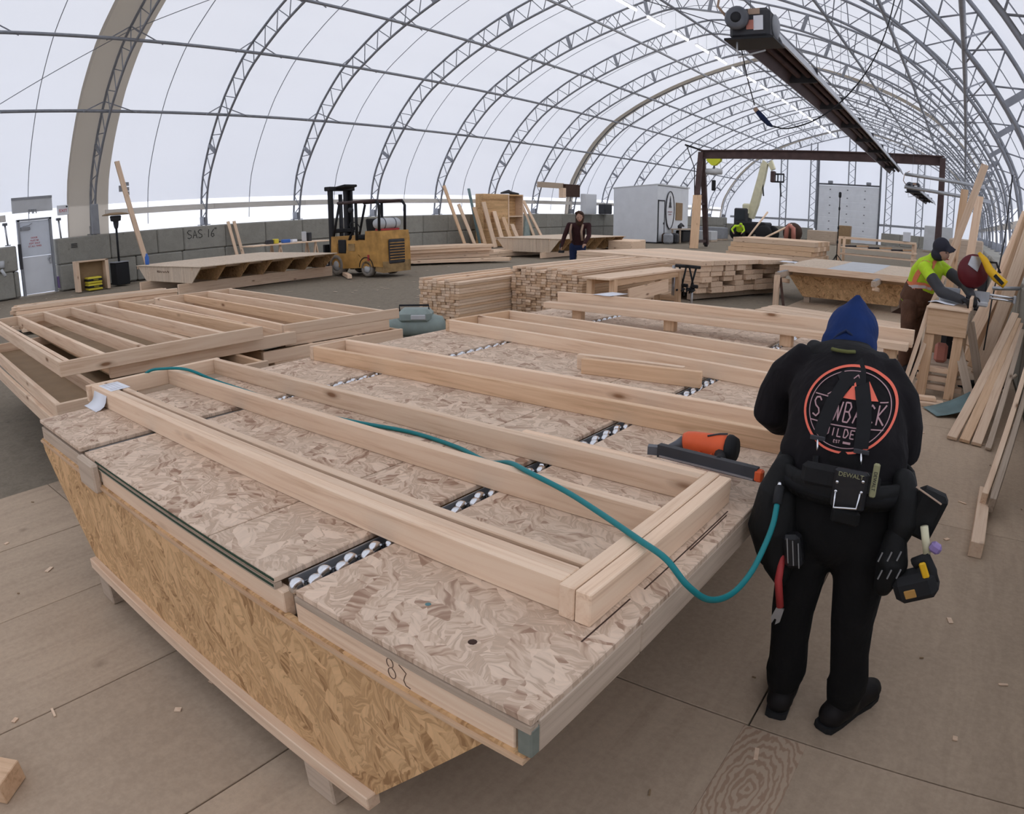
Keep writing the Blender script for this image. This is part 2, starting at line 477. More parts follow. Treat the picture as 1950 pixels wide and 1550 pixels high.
for i in range(len(xs) - 1):
    off = (-.7, -.4, -.8, -.6, 0, 0)[i]
    y = 1.90 - 2.17 * 3 + off
    while y < 23:
        x0, x1, y0, y1 = xs[i] + .003, xs[i + 1] - .003, y + .003, y + 2.167
        if not (i < 2 and y1 > 14):
            ringed = (i == 4 and abs(y1 - 1.9 - off) < .3)
            w = .0 if not ringed else .0
            mb = MB().cbox((0, 0, 0), (x1 - x0, y1 - y0, .016), .002)
            mb.build('plywood_sheet', 'plywood_floor', floor, T((x0 + x1) / 2, (y0 + y1) / 2, -.008 + rn.uniform(-.0012, .0)))
        y += 2.17
# plywood patch with bold growth rings next to the worker's feet
def rings_mat():
    m, nt, b = _new('growth_rings')
    b.inputs['Roughness'].default_value = .8; b.inputs['Specular IOR Level'].default_value = .15
    v = texvec(nt, (1, .42, 1))
    w = nt.nodes.new('ShaderNodeTexWave'); w.wave_type = 'RINGS'; w.rings_direction = 'Z'
    w.inputs['Scale'].default_value = 17; w.inputs['Distortion'].default_value = 7; w.inputs['Detail'].default_value = 2
    w.inputs['Detail Scale'].default_value = 2.2
    nt.links.new(v, w.inputs['Vector'])
    c = ramp(nt, w.outputs['Fac'], [(.25, (.40, .27, .185)), (.6, (.52, .39, .28))])
    nt.links.new(c, b.inputs['Base Color'])
rings_mat()
MB().cbox((0, 0, 0), (.225, .58, .004), .001).build('plywood_patch', 'growth_rings', floor, T(-.285, 1.60, .0005))

# ------------------------------------------------------------------ arch profile of the hall
XC = -10.55
HALF = [(11.88, 1.05), (11.85, 1.65), (11.55, 3.0), (11.05, 3.9), (10.46, 4.69), (9.7, 5.55), (8.65, 6.5), (7.6, 7.13), (6.47, 7.7), (4.6, 8.45), (2.6, 9.05), (1.1, 9.42), (0, 9.6)]
def _cat(pts, n):
    out = []
    for i in range(len(pts) - 1):
        p0 = pts[max(i - 1, 0)]; p1 = pts[i]; p2 = pts[i + 1]; p3 = pts[min(i + 2, len(pts) - 1)]
        for k in range(n):
            t = k / n
            out.append(tuple(.5 * (2 * p1[a] + (p2[a] - p0[a]) * t + (2 * p0[a] - 5 * p1[a] + 4 * p2[a] - p3[a]) * t * t + (3 * p1[a] - p0[a] - 3 * p2[a] + p3[a]) * t ** 3) for a in range(2)))
    out.append(pts[-1]); return out
_fullp = [(XC - d, z) for d, z in HALF] + [(XC + d, z) for d, z in reversed(HALF[:-1])]
_dense = _cat(_fullp, 12)
def _resample(pts, n):
    L = [0]
    for a, b in zip(pts, pts[1:]): L.append(L[-1] + math.hypot(b[0] - a[0], b[1] - a[1]))
    out = []; j = 0
    for i in range(n + 1):
        s = L[-1] * i / n
        while j < len(L) - 2 and L[j + 1] < s: j += 1
        t = (s - L[j]) / max(1e-9, L[j + 1] - L[j])
        out.append((pts[j][0] + (pts[j + 1][0] - pts[j][0]) * t, pts[j][1] + (pts[j + 1][1] - pts[j][1]) * t))
    return out
NW = 88                                   # web half-panels along the arch
INNER = _resample(_dense, NW)
def _offs(pts, depth):
    out = []
    n = len(pts)
    for i, p in enumerate(pts):
        a = pts[max(i - 1, 0)]; b = pts[min(i + 1, n - 1)]
        tx, tz = b[0] - a[0], b[1] - a[1]; l = math.hypot(tx, tz)
        f = min(1, .5 + 3.2 * min(i, n - 1 - i) / n) * depth
        out.append((p[0] - tz / l * f, p[1] + tx / l * f))
    return out
OUTER = _offs(INNER, .62)
SKIN = _offs(INNER, .70)
ARCH_Y = [4.23 + 4.12 * k for k in range(16)]      # spacing 4.12 m

# roof membrane
def sweep(pts, y0, y1, ny=1):
    vs = []; fs = []
    n = len(pts)
    for j in range(ny + 1):
        for x, z in pts: vs.append((x, y0 + (y1 - y0) * j / ny, z))
    for j in range(ny):
        for i in range(n - 1): fs.append((j * n + i, j * n + i + 1, (j + 1) * n + i + 1, (j + 1) * n + i))
    mb = MB(); mb.add(vs, fs, None, True); return mb
iL = next(i for i, p in enumerate(SKIN) if p[1] > 2.32)
iR = len(SKIN) - 1 - next(i for i, p in enumerate(reversed(SKIN)) if p[1] > 2.32)
roof = sweep(SKIN[iL:iR + 1], -12, 66.1, 20).build('ceiling', 'membrane')
tag(roof, 'white translucent fabric vault over the whole hall', None, None, 'structure')
sk = sweep([SKIN[0], *SKIN[1:iL + 1]], -12, 66.1, 20).build('clear_skirt', 'clear_skirt', roof)
sk2 = sweep(SKIN[iR:], -12, 66.1, 20).build('clear_skirt', 'clear_skirt', roof)
for k, y in enumerate(ARCH_Y[:-1]):                  # thin welded seams half-way between the arches
    if k < 9:
        MB().path([(x, y + 2.06, z) for x, z in _offs(INNER, .685)[2:-2]], .013, 4).build('roof_seam', 'steel', roof)
# gable ends
gp = [(x, z) for x, z in SKIN]
def gable(name, y, label):
    poly = [(p[0], p[1]) for p in gp] + [(gp[-1][0], 0), (gp[0][0], 0)]
    c = (XC, 4.0)
    vs = [(c[0], y, c[1])] + [(p[0], y, p[1]) for p in poly]
    fs = [(0, i + 1, (i + 1) % len(poly) + 1) for i in range(len(poly))]
    mb = MB(); mb.add(vs, fs)
    return tag(mb.build(name, 'membrane'), label, None, None, 'structure')
wall_back = gable('wall_back', 66.15, 'white fabric gable wall at the far end of the hall')
gable('wall_front', -12.0, 'white fabric gable wall behind the camera')

# ------------------------------------------------------------------ steel arches
PURL = [(-20.70, 5.25), (-18.60, 6.88), (-16.30, 8.0), (-13.10, 9.04), (XC, 9.62), (-7.0, 8.86), (-4.06, 7.7), (-1.90, 6.5), (-.09, 4.69)]
def near_i(p): return min(range(len(INNER)), key=lambda i: (INNER[i][0] - p[0]) ** 2 + (INNER[i][1] - p[1]) ** 2)
PI_IDX = [near_i(p) for p in PURL]
SPL = [near_i(p) for p in ((-21.55, 4.0), (-15.2, 8.4), (-11.6, 9.4), (-9.0, 9.3), (-5.6, 8.15), (.55, 3.9))]
_chord_in = MB().path([(x, 0, z) for x, z in INNER], .042, 6).mesh('inner_chord', 'steel')
_chord_out = MB().path([(x, 0, z) for x, z in OUTER], .042, 6).mesh('outer_chord', 'steel')
def _strut_list():
    L = []
    for i in range(2, NW - 2, 2):
        L.append((OUTER[i], INNER[i + 1])); L.append((INNER[i + 1], OUTER[i + 2]))
    return L
STRUTS = _strut_list()
_st_mesh = [MB().tube((a[0], 0, a[1]), (b[0], 0, b[1]), .017, 6).mesh('web_strut', 'steel') for a, b in STRUTS]
_web_all = MB()
for a, b in STRUTS: _web_all.tube((a[0], 0, a[1]), (b[0], 0, b[1]), .017, 5)
_web_all = _web_all.mesh('web_bracing', 'steel')
_spl_mesh = []
for i in SPL:
    a, b = INNER[i], OUTER[i]
    m = frame_M((a[0], 0, a[1]), (b[0] - a[0], 0, b[1] - a[1]), (0, 1, 0))
    _spl_mesh.append(MB().cbox((math.dist(a, b) / 2, 0, 0), (math.dist(a, b), .12, .10), .006, m).mesh('splice_post', 'steel'))
_kn_mesh = []
for i in PI_IDX:
    a, b = INNER[i], OUTER[i]
    for s in (-1, 1):
        _kn_mesh.append(MB().tube((b[0], 0, b[1]), (a[0], s * .85, a[1]), .019, 5).mesh('knee_brace', 'steel'))
_foot = [MB().cbox((p[0], 0, p[1] - .0), (.42, .30, .03), .004).cbox((p[0], 0, p[1] + .14), (.30, .16, .26), .01).mesh('base_shoe', 'steel') for p in ((XC - 12.0, 1.64), (XC + 12.0, 1.12))]
ORD = ['nearest', 'first', 'second', 'third', 'fourth', 'fifth', 'sixth', 'seventh', 'eighth', 'ninth', 'tenth', 'eleventh', 'twelfth', 'thirteenth', 'fourteenth', 'fifteenth']
for k, y in enumerate(ARCH_Y):
    lab = {0: 'grey steel arch truss crossing just the top left corner of the picture',
           1: 'grey steel arch truss at far left, wrapped by a broad tan fabric band',
           8: 'steel arch truss in mid hall backed by a tan fabric band',
           15: 'last grey steel arch truss against the far gable wall'}.get(k, '%s grey steel arch truss counted from the tan wrapped one at left' % ORD[k - 1 if k < 8 else k - 1])
    t = thing('arch_truss', lab, 'truss', (0, y, 0), 0, 'steel arches of the hall')
    obj('inner_chord', _chord_in, t); obj('outer_chord', _chord_out, t)
    if 2 <= k <= 6:
        for me in _st_mesh: obj('web_strut', me, t)
    else:
        tag(obj('web_bracing', _web_all, t), None, None, None, 'stuff')
    for me in _spl_mesh: obj('splice_post', me, t)
    for me in _kn_mesh: obj('knee_brace', me, t)
    for me in _foot: obj('base_shoe', me, t)
for (x, z), lab in zip(PURL, ('lowest long purlin pipe along the left side', 'second lowest long purlin pipe along the left side', 'third purlin pipe up the left side of the vault',
                              'fourth purlin pipe up the left side, near the ridge', 'ridge purlin pipe at the crown of the vault', 'purlin pipe right of the ridge, above the heater',
                              'third purlin pipe up the right side of the vault', 'second purlin pipe up the right side of the vault', 'lowest purlin pipe on the right, running almost straight up the picture')):
    tag(MB().path([(x, y, z) for y in (-8, 10, 30, 50, 66)], .05, 8).build('roof_purlin', 'steel'), lab, 'purlin', 'roof purlins')
# tan fabric bands wrapped round three of the arches
for k, (a, b), lab in ((1, (-.80, .62), 'broad tan fabric band hanging behind the leftmost full arch'), (8, (-.45, .35), 'tan fabric band along the arch left of the white shed'), (15, (-.55, -.1), 'grey tan fabric band along the arch at the far gable')):
    pts = _offs(INNER, .66)
    mb = MB()
    n = len(pts)
    vs = []
    for yy in (a, b):
        for x, z in pts: vs.append((x, yy, z))
    fs = [(i, i + 1, n + i + 1, n + i) for i in range(n - 1)]
    mb.add(vs, fs, None, True)
    inn = _offs(INNER, .5)
    vs = [(x, a, z) for x, z in pts] + [(x, a + .02, z) for x, z in inn]
    mb.add(vs, fs, None, True)
    tag(mb.build('fabric_band', 'membrane_tan', None, T(0, ARCH_Y[k], 0)), lab, 'fabric band')
# thin wind-bracing cables on the left flank
def cable(name, pts, r, mat, lab, cat='cable', group=None):
    return tag(MB().path(pts, r, 5).build(name, mat), lab, cat, group)
cable('bracing_cable', [(-21.0, 4.6, 5.2), (-19.2, 8.4, 7.3), (-15.5, 12.4, 8.9)], .012, 'steel', 'thin bracing cable slanting up behind the tan band at far left')

# ------------------------------------------------------------------ perimeter walls of concrete blocks
def block_mesh(L, H, D): return MB().cbox((0, 0, 0), (D, L - .014, H - .012), .035).mesh('concrete_block', 'concrete')
wall_left = thing('wall_left', 'low wall of big grey concrete blocks along the left side', None, (0, 0, 0), 0, None, 'structure')
rr = random.Random(5)
def course(parent, xface, d, edges, z0, z1, sgn):
    for a, b in zip(edges, edges[1:]):
        obj('concrete_block', block_mesh(b - a, z1 - z0, d), parent, T(xface + sgn * d / 2 + rr.uniform(-.015, .015), (a + b) / 2, (z0 + z1) / 2))
def _edges(y0, y1, L):
    e = [y0]
    while e[-1] + L < y1: e.append(e[-1] + L)
    return e + [y1]
course(wall_left, -22.12, .72, [6.97, 8.74, 10.42, 11.41] + _edges(13.1, 65.9, 1.72), .81, 1.62, -1)
course(wall_left, -22.12, .72, [6.97, 7.9] + _edges(9.6, 65.9, 1.72), 0, .81, -1)
course(wall_left, -22.12, .72, _edges(-11, 5.66, 1.7), .79, 1.55, -1)
course(wall_left, -22.12, .72, _edges(-11.5, 5.66, 1.7), 0, .79, -1)
wall_right = thing('wall_right', 'low wall of big grey concrete blocks along the right side', None, (0, 0, 0), 0, None, 'structure')
course(wall_right, .80, .72, _edges(-11, 65.9, 1.75), 0, 1.10, 1)
wall_far = thing('wall_far_base', 'low concrete block wall at the foot of the far gable', None, (0, 0, 0), 0, None, 'structure')
for a, b in zip(_edges(-22, -13.6, 1.7), _edges(-22, -13.6, 1.7)[1:]):
    obj('concrete_block', MB().cbox((0, 0, 0), (b - a - .014, .6, 1.05), .035).mesh('concrete_block', 'concrete'), wall_far, T((a + b) / 2, 65.6, .53))
for a, b in zip(_edges(-7.2, .7, 1.7), _edges(-7.2, .7, 1.7)[1:]):
    obj('concrete_block', MB().cbox((0, 0, 0), (b - a - .014, .6, 1.05), .035).mesh('concrete_block', 'concrete'), wall_far, T((a + b) / 2, 65.6, .53))
# timber rails fixed along the arches, where the fabric is tied off
for i, (x, y0, y1, z, lab) in enumerate(((-22.55, 8.8, 65.5, 2.28, 'pale timber plank rail along the left arches above the block wall'), (-22.5, -8, 5.5, 2.38, 'timber rail along the left wall before the grey door'), (1.35, -8, 65.5, 2.0, 'timber rail along the right arches'))):
    tr = thing('trim_%d' % (i + 1), lab, None, (x, y0, z), 0, None, 'structure')
    y = 0
    while y < y1 - y0 - .2:
        L = min(4.11, y1 - y0 - y)
        board('rail_plank', tr, (0, y, 0), (0, y + L, 0), .2, .04, (0, 0, 1), 'rail_timber'); y += 4.12
tr = thing('trim_4', 'steel rail across the far gable above the block wall', None, (XC, 65.7, 1.75), 0, None, 'structure')
MB().box((-7.0, 0, 0), (8.4, .06, .2)).build('rail_beam', 'mid_grey', tr)
MB().box((6.3, 0, 0), (6.6, .06, .2)).build('rail_beam', 'mid_grey', tr)

# gable columns
def lattice_post(x, lab, H):
    t = thing('gable_column', lab, 'column', (x, 65.75, 1.05), 0, 'lattice columns of the far gable')
    for dx in (-.3, .3): MB().box((dx, 0, H / 2), (.1, .1, H)).build('chord', 'steel', t)
    mb = MB(); z = 0; s = 1
    while z < H - .5:
        mb.tube((-.3 * s, 0, z), (.3 * s, 0, z + .5), .025, 5); z += .5; s = -s
    mb.build('web_bracing', 'steel', t)
for x, lab in ((-16.56, 'grey lattice column just right of the lifted boom'), (-13.75, 'grey lattice column at the left edge of the big far door'), (-10.2, 'grey lattice column above the middle of the big far door'),
               (-6.75, 'grey lattice column right of the big far door'), (-4.0, 'second lattice column right of the big far door'), (-1.24, 'rightmost lattice column of the far gable')):
    i = near_i((x, 9)); z = INNER[i][1]
    if x == -10.2:
        t = thing('gable_column', lab, 'column', (x, 65.75, 5.2), 0, 'lattice columns of the far gable')
        for dx in (-.3, .3): MB().box((dx, 0, 2.1), (.1, .1, 4.2)).build('chord', 'steel', t)
        mb = MB()
        for q in range(8): mb.tube((-.3 * (-1) ** q, 0, q * .5), (.3 * (-1) ** q, 0, q * .5 + .5), .025, 5)
        mb.build('web_bracing', 'steel', t)
    else: lattice_post(x, lab, z - 1.05)
# big far door
d1 = thing('door_1', 'huge pale grey sectional door in the far gable', None, (-10.4, 65.55, 0), 0, None, 'structure')
for i in range(7): MB().cbox((0, 0, .36 + i * .72), (5.5, .08, .712), .01).build('door_panel', 'white_paint', d1)
mb = MB()
for i in range(7):
    for x in (-1.7, -.1, 1.5): mb.cbox((x, -.05, .36 + i * .72), (.12, .04, .08), .01)
mb.build('hinge', 'steel_dark', d1)
MB().box((-2.85, 0, 3.9), (.16, .2, 7.8)).build('door_jamb', 'steel_dark', d1)
MB().box((2.85, 0, 3.6), (.16, .2, 7.2)).build('door_jamb', 'steel_dark', d1)
MB().box((0, 0, 5.16), (5.6, .2, .14)).build('door_head', 'steel_dark', d1)
for x in (-1.7, 1.8): MB().cbox((x, -.05, 5.35), (.42, .3, .24), .03).build('door_motor', 'steel', d1)

# ------------------------------------------------------------------ ceiling tube lights
_lt = MB().path([(0, 0, 0), (0, 1.42, 0)], .028, 8).mesh('tube', 'tube_light')
_lh = MB().cbox((0, .71, .06), (.10, 1.46, .05), .01).mesh('housing', 'white_paint')
_lc = [MB().tube((0, q, .08), (0, q, .82), .006, 4).mesh('hanger', 'steel') for q in (.2, 1.2)]
for k in range(18):
    y = 20.23 + 2.315 * (k - 1)
    t = thing('tube_light', ['first', 'second', 'third', 'fourth', 'fifth', 'sixth', 'seventh', 'eighth', 'ninth', 'tenth', 'eleventh', 'twelfth', 'thirteenth', 'fourteenth', 'fifteenth', 'sixteenth', 'seventeenth', 'eighteenth'][k] + ' white tube light of the ridge row counted from the camera', 'light', (-10.57, y, 8.68), 0, 'ridge tube lights')
    obj('tube', _lt, t); obj('housing', _lh, t); obj('hanger', _lc[0], t); obj('hanger', _lc[1], t)

# wood chips scattered over the sheets and bits of litter on the dirt
def litter(name, label, n, box, size, mat, seed, z):
    r = random.Random(seed); mb = MB()
    for _ in range(n):
        x = r.uniform(box[0], box[1]); y = r.uniform(box[2], box[3])
        mb.box((x, y, z), (r.uniform(.3, 1) * size, r.uniform(.15, .4) * size, .004), None, r.uniform(0, PI))
    return tag(mb.build(name, mat), label, None, None, 'stuff')
litter('wood_chips', 'pale wood chips scattered over the plywood floor', 110, (-4.6, .7, .1, 9.5), .06, 'lumber', 4, .003)
litter('bark_crumbs', 'dark bark crumbs scattered over the plywood floor', 60, (-4.6, .7, .1, 8.5), .03, 'brown_board', 5, .003)
litter('ground_litter', 'pale wood litter scattered over the dirt', 420, (-21, -6, 3, 30), .14, 'lumber_worn', 6, -.012)

# ------------------------------------------------------------------ near framing table (u along the studs, v away from the camera)
TA = -0.0331719
tbl = thing('framing_table', 'large low framing table with strand board deck and roller gaps, in the foreground', 'table', (0, 0, 0), TA)
ZT = .75
deck_rows = [(.81, 2.62), (2.625, 4.1), (4.105, 5.42)]
for (a, b) in ((-3.70, -3.015), (-2.941, -1.794), (-1.790, -1.427), (-1.333, -.59)):
    for (v0, v1) in deck_rows:
        ch = .004
        MB().cbox((0, 0, 0), (b - a - .003, v1 - v0, .019), .0025).build('deck_sheet', 'osb_deck', tbl, T((a + b) / 2, (v0 + v1) / 2, ZT - .0095))
# plies of the deck edge, seen along the front of the right hand panel
for (a, b) in ((-2.941, -1.427), (-1.333, -.59)):
    MB().bb((a, .806, ZT - .036), (b, .83, ZT - .0195)).build('under_sheet', 'lumber_worn', tbl)
MB().bb((-2.80, .8055, ZT - .030), (-1.43, .8085, ZT - .021)).build('paint_streak', 'green_stain', tbl)
MB().bb((-2.80, .8075, ZT - .012), (-1.43, .8098, ZT - .005)).build('paint_streak', 'green_stain', tbl)
# face boards under the deck, front end and right side
for a, b in ((-3.69, -3.03), (-2.76, -1.40), (-1.345, -.632)):
    board('face_board', tbl, (a, .829, ZT - .078), (b, .829, ZT - .078), .082, .034, mat='lumber_worn' if a < -3 else 'lumber')
board('face_board', tbl, (-1.425, .86, ZT - .085), (-1.33, .86, ZT - .085), .07, .03, mat='lumber_worn')
for v0, v1 in ((.835, 1.247), (1.251, 3.1), (3.104, 5.4)):
    board('edge_board', tbl, (-.609, v0, ZT - .062), (-.609, v1, ZT - .062), .087, .038, mat='lumber_worn')
    board('edge_board', tbl, (-3.684, v0, ZT - .062), (-3.684, v1, ZT - .062), .087, .038, mat='lumber_worn')
MB().cbox((-.606, .822, ZT - .065), (.035, .03, .075), .004).build('corner_block', 'green_grey', tbl)
# cleat nailed on the front at left
MB().cbox((-2.858, .792, ZT - .071), (.20, .036, .125), .008).build('cleat', 'lumber_worn', tbl)
# trapezoid ribs of strand board
RIB = [(-3.70, ZT - .10), (-.60, ZT - .10), (-.62, ZT - .125), (-.70, ZT - .115), (-1.105, .182), (-3.09, .182), (-3.68, ZT - .16)]
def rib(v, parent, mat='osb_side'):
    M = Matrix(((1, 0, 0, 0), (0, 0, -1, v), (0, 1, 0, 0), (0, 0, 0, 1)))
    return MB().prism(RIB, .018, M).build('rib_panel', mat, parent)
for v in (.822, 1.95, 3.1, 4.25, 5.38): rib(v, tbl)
MB().bb((-3.70, .795, ZT - .116), (-.60, .822, ZT - .106)).build('ledge_strip', 'lumber_gold', tbl)
for v in (.795, 1.97, 3.12, 4.27):
    board('bottom_rail', tbl, (-3.11, v, .170), (-1.10, v, .170), .05, .045, mat='lumber_worn' if v > 1 else 'lumber')
for u in (-3.02, -1.36):
    for v in (.86, 2.0, 3.2, 4.4, 5.3):
        MB().cbox((u, v, .071), (.13, .14, .142), .006).build('foot_block', 'lumber_worn', tbl)
for u in (-3.0, -1.38):
    board('skid', tbl, (u, .85, .165), (u, 5.4, .165), .04, .12, mat='lumber_worn')
for u in (-3.45, -2.6, -1.9, -1.1):
    board('joist', tbl, (u, .85, ZT - .064), (u, 5.38, ZT - .064), .085, .038, mat='lumber_worn')
# skate-wheel tracks in the two gaps
_wh = MB().lathe([(.006, -.011), (.019, -.011), (.0235, -.007), (.0235, .007), (.019, .011), (.006, .011)], 14, R(PI / 2, 'Y')).mesh('roller', 'chrome')
for (u0, u1, lab) in ((-1.427, -1.333, 'aluminium skate wheel track'), (-3.015, -2.941, 'aluminium skate wheel track')):
    um = (u0 + u1) / 2
    tk = MB().bb((u0 + .004, .85, ZT - .075), (u0 + .010, 5.38, ZT - .018)).bb((u1 - .010, .85, ZT - .075), (u1 - .004, 5.38, ZT - .03)).bb((u0 + .004, .85, ZT - .082), (u1 - .004, 5.38, ZT - .075)).build('roller_track', 'galv', tbl)
    tag(tk, lab)
    n = 0; v = .845 if u0 > -2 else 1.72
    while v < 5.36:
        obj('roller', _wh, tk, T(um + (.013 if n % 2 else -.008) + (.012 if u0 > -2 else 0), v, ZT - .021)); v += .046; n += 1
    MB().tube((um, .84, ZT - .021), (um, 5.37, ZT - .021), .003, 4).build('axle_line', 'steel_dark', tk)
# pencilled number on the front face board (it reads 82)
mb = MB()
def _ell(cx, cy, rx, ry, a0, a1, n=16): return [(cx + rx * math.cos(math.radians(a0 + (a1 - a0) * i / n)), cy + ry * math.sin(math.radians(a0 + (a1 - a0) * i / n))) for i in range(n + 1)]
seg_text(mb, [_ell(0, .014, .0105, .0125, -80, 250), _ell(.004, -.013, .012, .0145, 100, 440),
              [(.030, .024), (.040, .018), (.052, .010), (.046, -.002), (.042, -.014), (.048, -.026), (.062, -.028)]], .0011)
mb.build('pencil_number', 'pencil', tbl, Matrix(((1, 0, 0, -.985), (0, 0, 1, .8112), (0, 1, 0, ZT - .068), (0, 0, 0, 1))))
# scorch knots and a green paint dab on the deck
for u, v, r in ((-.845, .935, .011), (-1.32, 1.2, .006)):
    MB().lathe([(r, 0), (r * .8, .0012)], 9, T(u, v, ZT)).build('scorch_mark', 'dark_wood', tbl)
MB().lathe([(.008, 0), (.006, .0005)], 8, T(-1.03, .985, ZT)).build('paint_dab', 'bedsheet_teal', tbl)

# ------------------------------------------------------------------ stud frames lying on the table
def UV(u, v): return (u * math.cos(TA) - v * math.sin(TA), u * math.sin(TA) + v * math.cos(TA))
Hs = .089
def nail_knots(parent): pass
f1 = thing('stud_frame', 'nearest long stud frame, with triple front stud and a paper on its left corner', 'stud frame', (*UV(-2.25, 1.15), ZT), TA, 'stud frames on the near table')
# local origin at u=-2.25, v=1.15
def st(par, u0, u1, v, t=.038, mat='lumber', z=Hs / 2, w=Hs, u_o=-2.25, v_o=1.15, nm='stud', dv=0):
    return board(nm, par, (u0 - u_o, v - v_o, z), (u1 - u_o, v + dv - v_o, z), w, t, mat=mat)
st(f1, -3.813, -.757, 1.171)
st(f1, -3.813, -.757, 1.2085)
st(f1, -3.813, -.757, 1.262, .034)
st(f1, -3.813, -.757, 1.642, mat='lumber')
st(f1, -3.813, -.757, 1.950)
st(f1, -1.5, -.757, 1.988, .03, mat='lumber')
board('end_plate', f1, (-3.834 + 2.25, -.018, Hs / 2), (-3.834 + 2.25, .83, Hs / 2), Hs, .038)
board('end_plate', f1, (-.735 + 2.25, -.014, Hs / 2), (-.735 + 2.25, .855, Hs / 2), Hs, .0425)
board('end_plate', f1, (-.690 + 2.25, -.014, Hs / 2 - .001), (-.690 + 2.25, .845, Hs / 2 - .001), Hs - .002, .0425)
f2 = thing('stud_frame', 'narrow two stud frame in the middle of the near table, beside the offcuts', 'stud frame', (*UV(-2.15, 2.54), ZT), TA, 'stud frames on the near table')
for v, m, dv in ((2.553, 'lumber_gold', .02), (2.818, 'lumber', .0)):
    st(f2, -3.60, -.66, v, u_o=-2.15, v_o=2.54, mat=m, dv=dv)
board('end_plate', f2, (-3.62 + 2.15, -.006, Hs / 2), (-3.62 + 2.15, .298, Hs / 2), Hs, .038)
board('end_plate', f2, (-.64 + 2.15, .012, Hs / 2), (-.64 + 2.15, .298, Hs / 2), Hs, .038)
f3 = thing('stud_frame', 'three stud frame lying slightly askew at the back of the near table', 'stud frame', (*UV(-3.645, 3.82), ZT), TA - .104, 'stud frames on the near table')
for v in (.02, .325, .69):
    board('stud', f3, (.04, v, Hs / 2), (3.02, v, Hs / 2), Hs, .038, mat='lumber')
board('end_plate', f3, (.02, -.0, Hs / 2), (.02, .71, Hs / 2), Hs, .038, mat='lumber_gold')
board('end_plate', f3, (3.04, -.0, Hs / 2), (3.04, .71, Hs / 2), Hs, .038)
# built-up beam propped on blocks behind
f4 = thing('built_up_beam', 'long doubled beam of studs propped on short posts behind the near table', 'beam', (*UV(-3.42, 4.86), ZT), TA)
board('stud', f4, (.0, .0, .115), (2.97, .02, .115), .05, .10, mat='lumber')
board('stud', f4, (.06, .10, .16), (2.99, .12, .16), .12, .038, mat='lumber')
board('stud', f4, (.06, .15, .165), (2.99, .17, .165), .10, .038, mat='lumber')
for u in (.3, 1.16, 2.1, 2.85):
    board('post', f4, (u, .05, .0), (u, .05, .09), .07, .09, (0, 1, 0), 'lumber_gold')
# offcuts lying on the deck
for a, b, z, m, lab in (((-2.115, 3.335), (-1.47, 3.405), .0445, 'lumber', 'pale short offcut standing on edge behind the reddish offcut on the table'), ((-2.03, 3.245), (-1.345, 3.352), .0445, 'lumber_gold', 'reddish short offcut standing on edge at the middle of the near table')):
    pa, pb = UV(*a), UV(*b)
    tag(board('offcut', None, (*pa, ZT + z), (*pb, ZT + z), Hs, .038, mat=m), lab, 'offcut', 'offcuts on the near table')

# paper sheet draped over the left corner of the nearest frame
def sheet(name, pts, width, M, mat, thick=.0012):
    """strip through profile points (x,z) of given width along local y"""
    mb = MB(); n = len(pts)
    vs = [(x, 0, z) for x, z in pts] + [(x, width, z) for x, z in pts] + [(x, 0, z - thick) for x, z in pts] + [(x, width, z - thick) for x, z in pts]
    fs = [(i, i + 1, n + i + 1, n + i) for i in range(n - 1)] + [(2 * n + i, 3 * n + i, 3 * n + i + 1, 2 * n + i + 1) for i in range(n - 1)]
    fs += [(i, 2 * n + i, 2 * n + i + 1, i + 1) for i in range(n - 1)] + [(n + i, n + i + 1, 3 * n + i + 1, 3 * n + i) for i in range(n - 1)]
    mb.add(vs, fs, None, True)
    return mb.build(name, mat, None, M)
ux, uy = UV(-3.76, 1.27)
pp = sheet('paper_plan', [(-.02, .092), (.03, .0915), (.085, .0905), (.112, .082), (.122, .062), (.128, .04), (.140, .020), (.165, .006), (.19, .0025)], .20, T(ux, uy, ZT) @ R(TA - PI / 2), 'paper')
tag(pp, 'white drawing sheet draped over the corner of the nearest stud frame', 'paper')
mb = MB()
for x in (.01, .03, .05, .07): mb.box((x, .1, .0926 - x * .008), (.002, .15, .0006))
for x in (.03, .16): mb.box((.045, x, .0921), (.07, .002, .0006))
mb.build('print_lines', 'silver_tape', pp)
sp = sheet('paper_plan', [(-.06, .003), (0, .004), (.06, .002), (.12, .004)], .26, T(*UV(-2.94, 4.93), ZT + .222) @ R(TA - .15), 'paper')
tag(sp, 'white sheet lying on the doubled beam behind the near table', 'paper')

# ------------------------------------------------------------------ green air hose and the framing nailer
def smooth_path(P, n=8):
    P = [Vector(p) for p in P]; out = []
    for i in range(len(P) - 1):
        p0 = P[max(i - 1, 0)]; p1 = P[i]; p2 = P[i + 1]; p3 = P[min(i + 2, len(P) - 1)]
        for k in range(n):
            t = k / n
            out.append(.5 * (2 * p1 + (p2 - p0) * t + (2 * p0 - 5 * p1 + 4 * p2 - p3) * t * t + (3 * p1 - p0 - 3 * p2 + p3) * t ** 3))
    return out + [P[-1]]
hz = [(-3.92, 1.45, .72), (-3.83, 1.50, .84), (-3.73, 1.575, .862), (-3.60, 1.655, .857), (-3.44, 1.74, .80), (-3.2, 1.80, .764), (-2.90, 1.79, .760), (-2.62, 1.78, .760), (-2.30, 1.82, .760), (-2.0, 1.87, .760),
      (-1.72, 1.85, .760), (-1.50, 1.77, .775), (-1.33, 1.685, .835), (-1.20, 1.62, .852), (-1.03, 1.575, .846), (-.86, 1.50, .846), (-.70, 1.415, .851), (-.60, 1.365, .85), (-.535, 1.36, .80), (-.50, 1.43, .735),
      (-.485, 1.56, .69), (-.475, 1.68, .70), (-.47, 1.77, .75), (-.468, 1.82, .80), (-.475, 1.86, .842)]
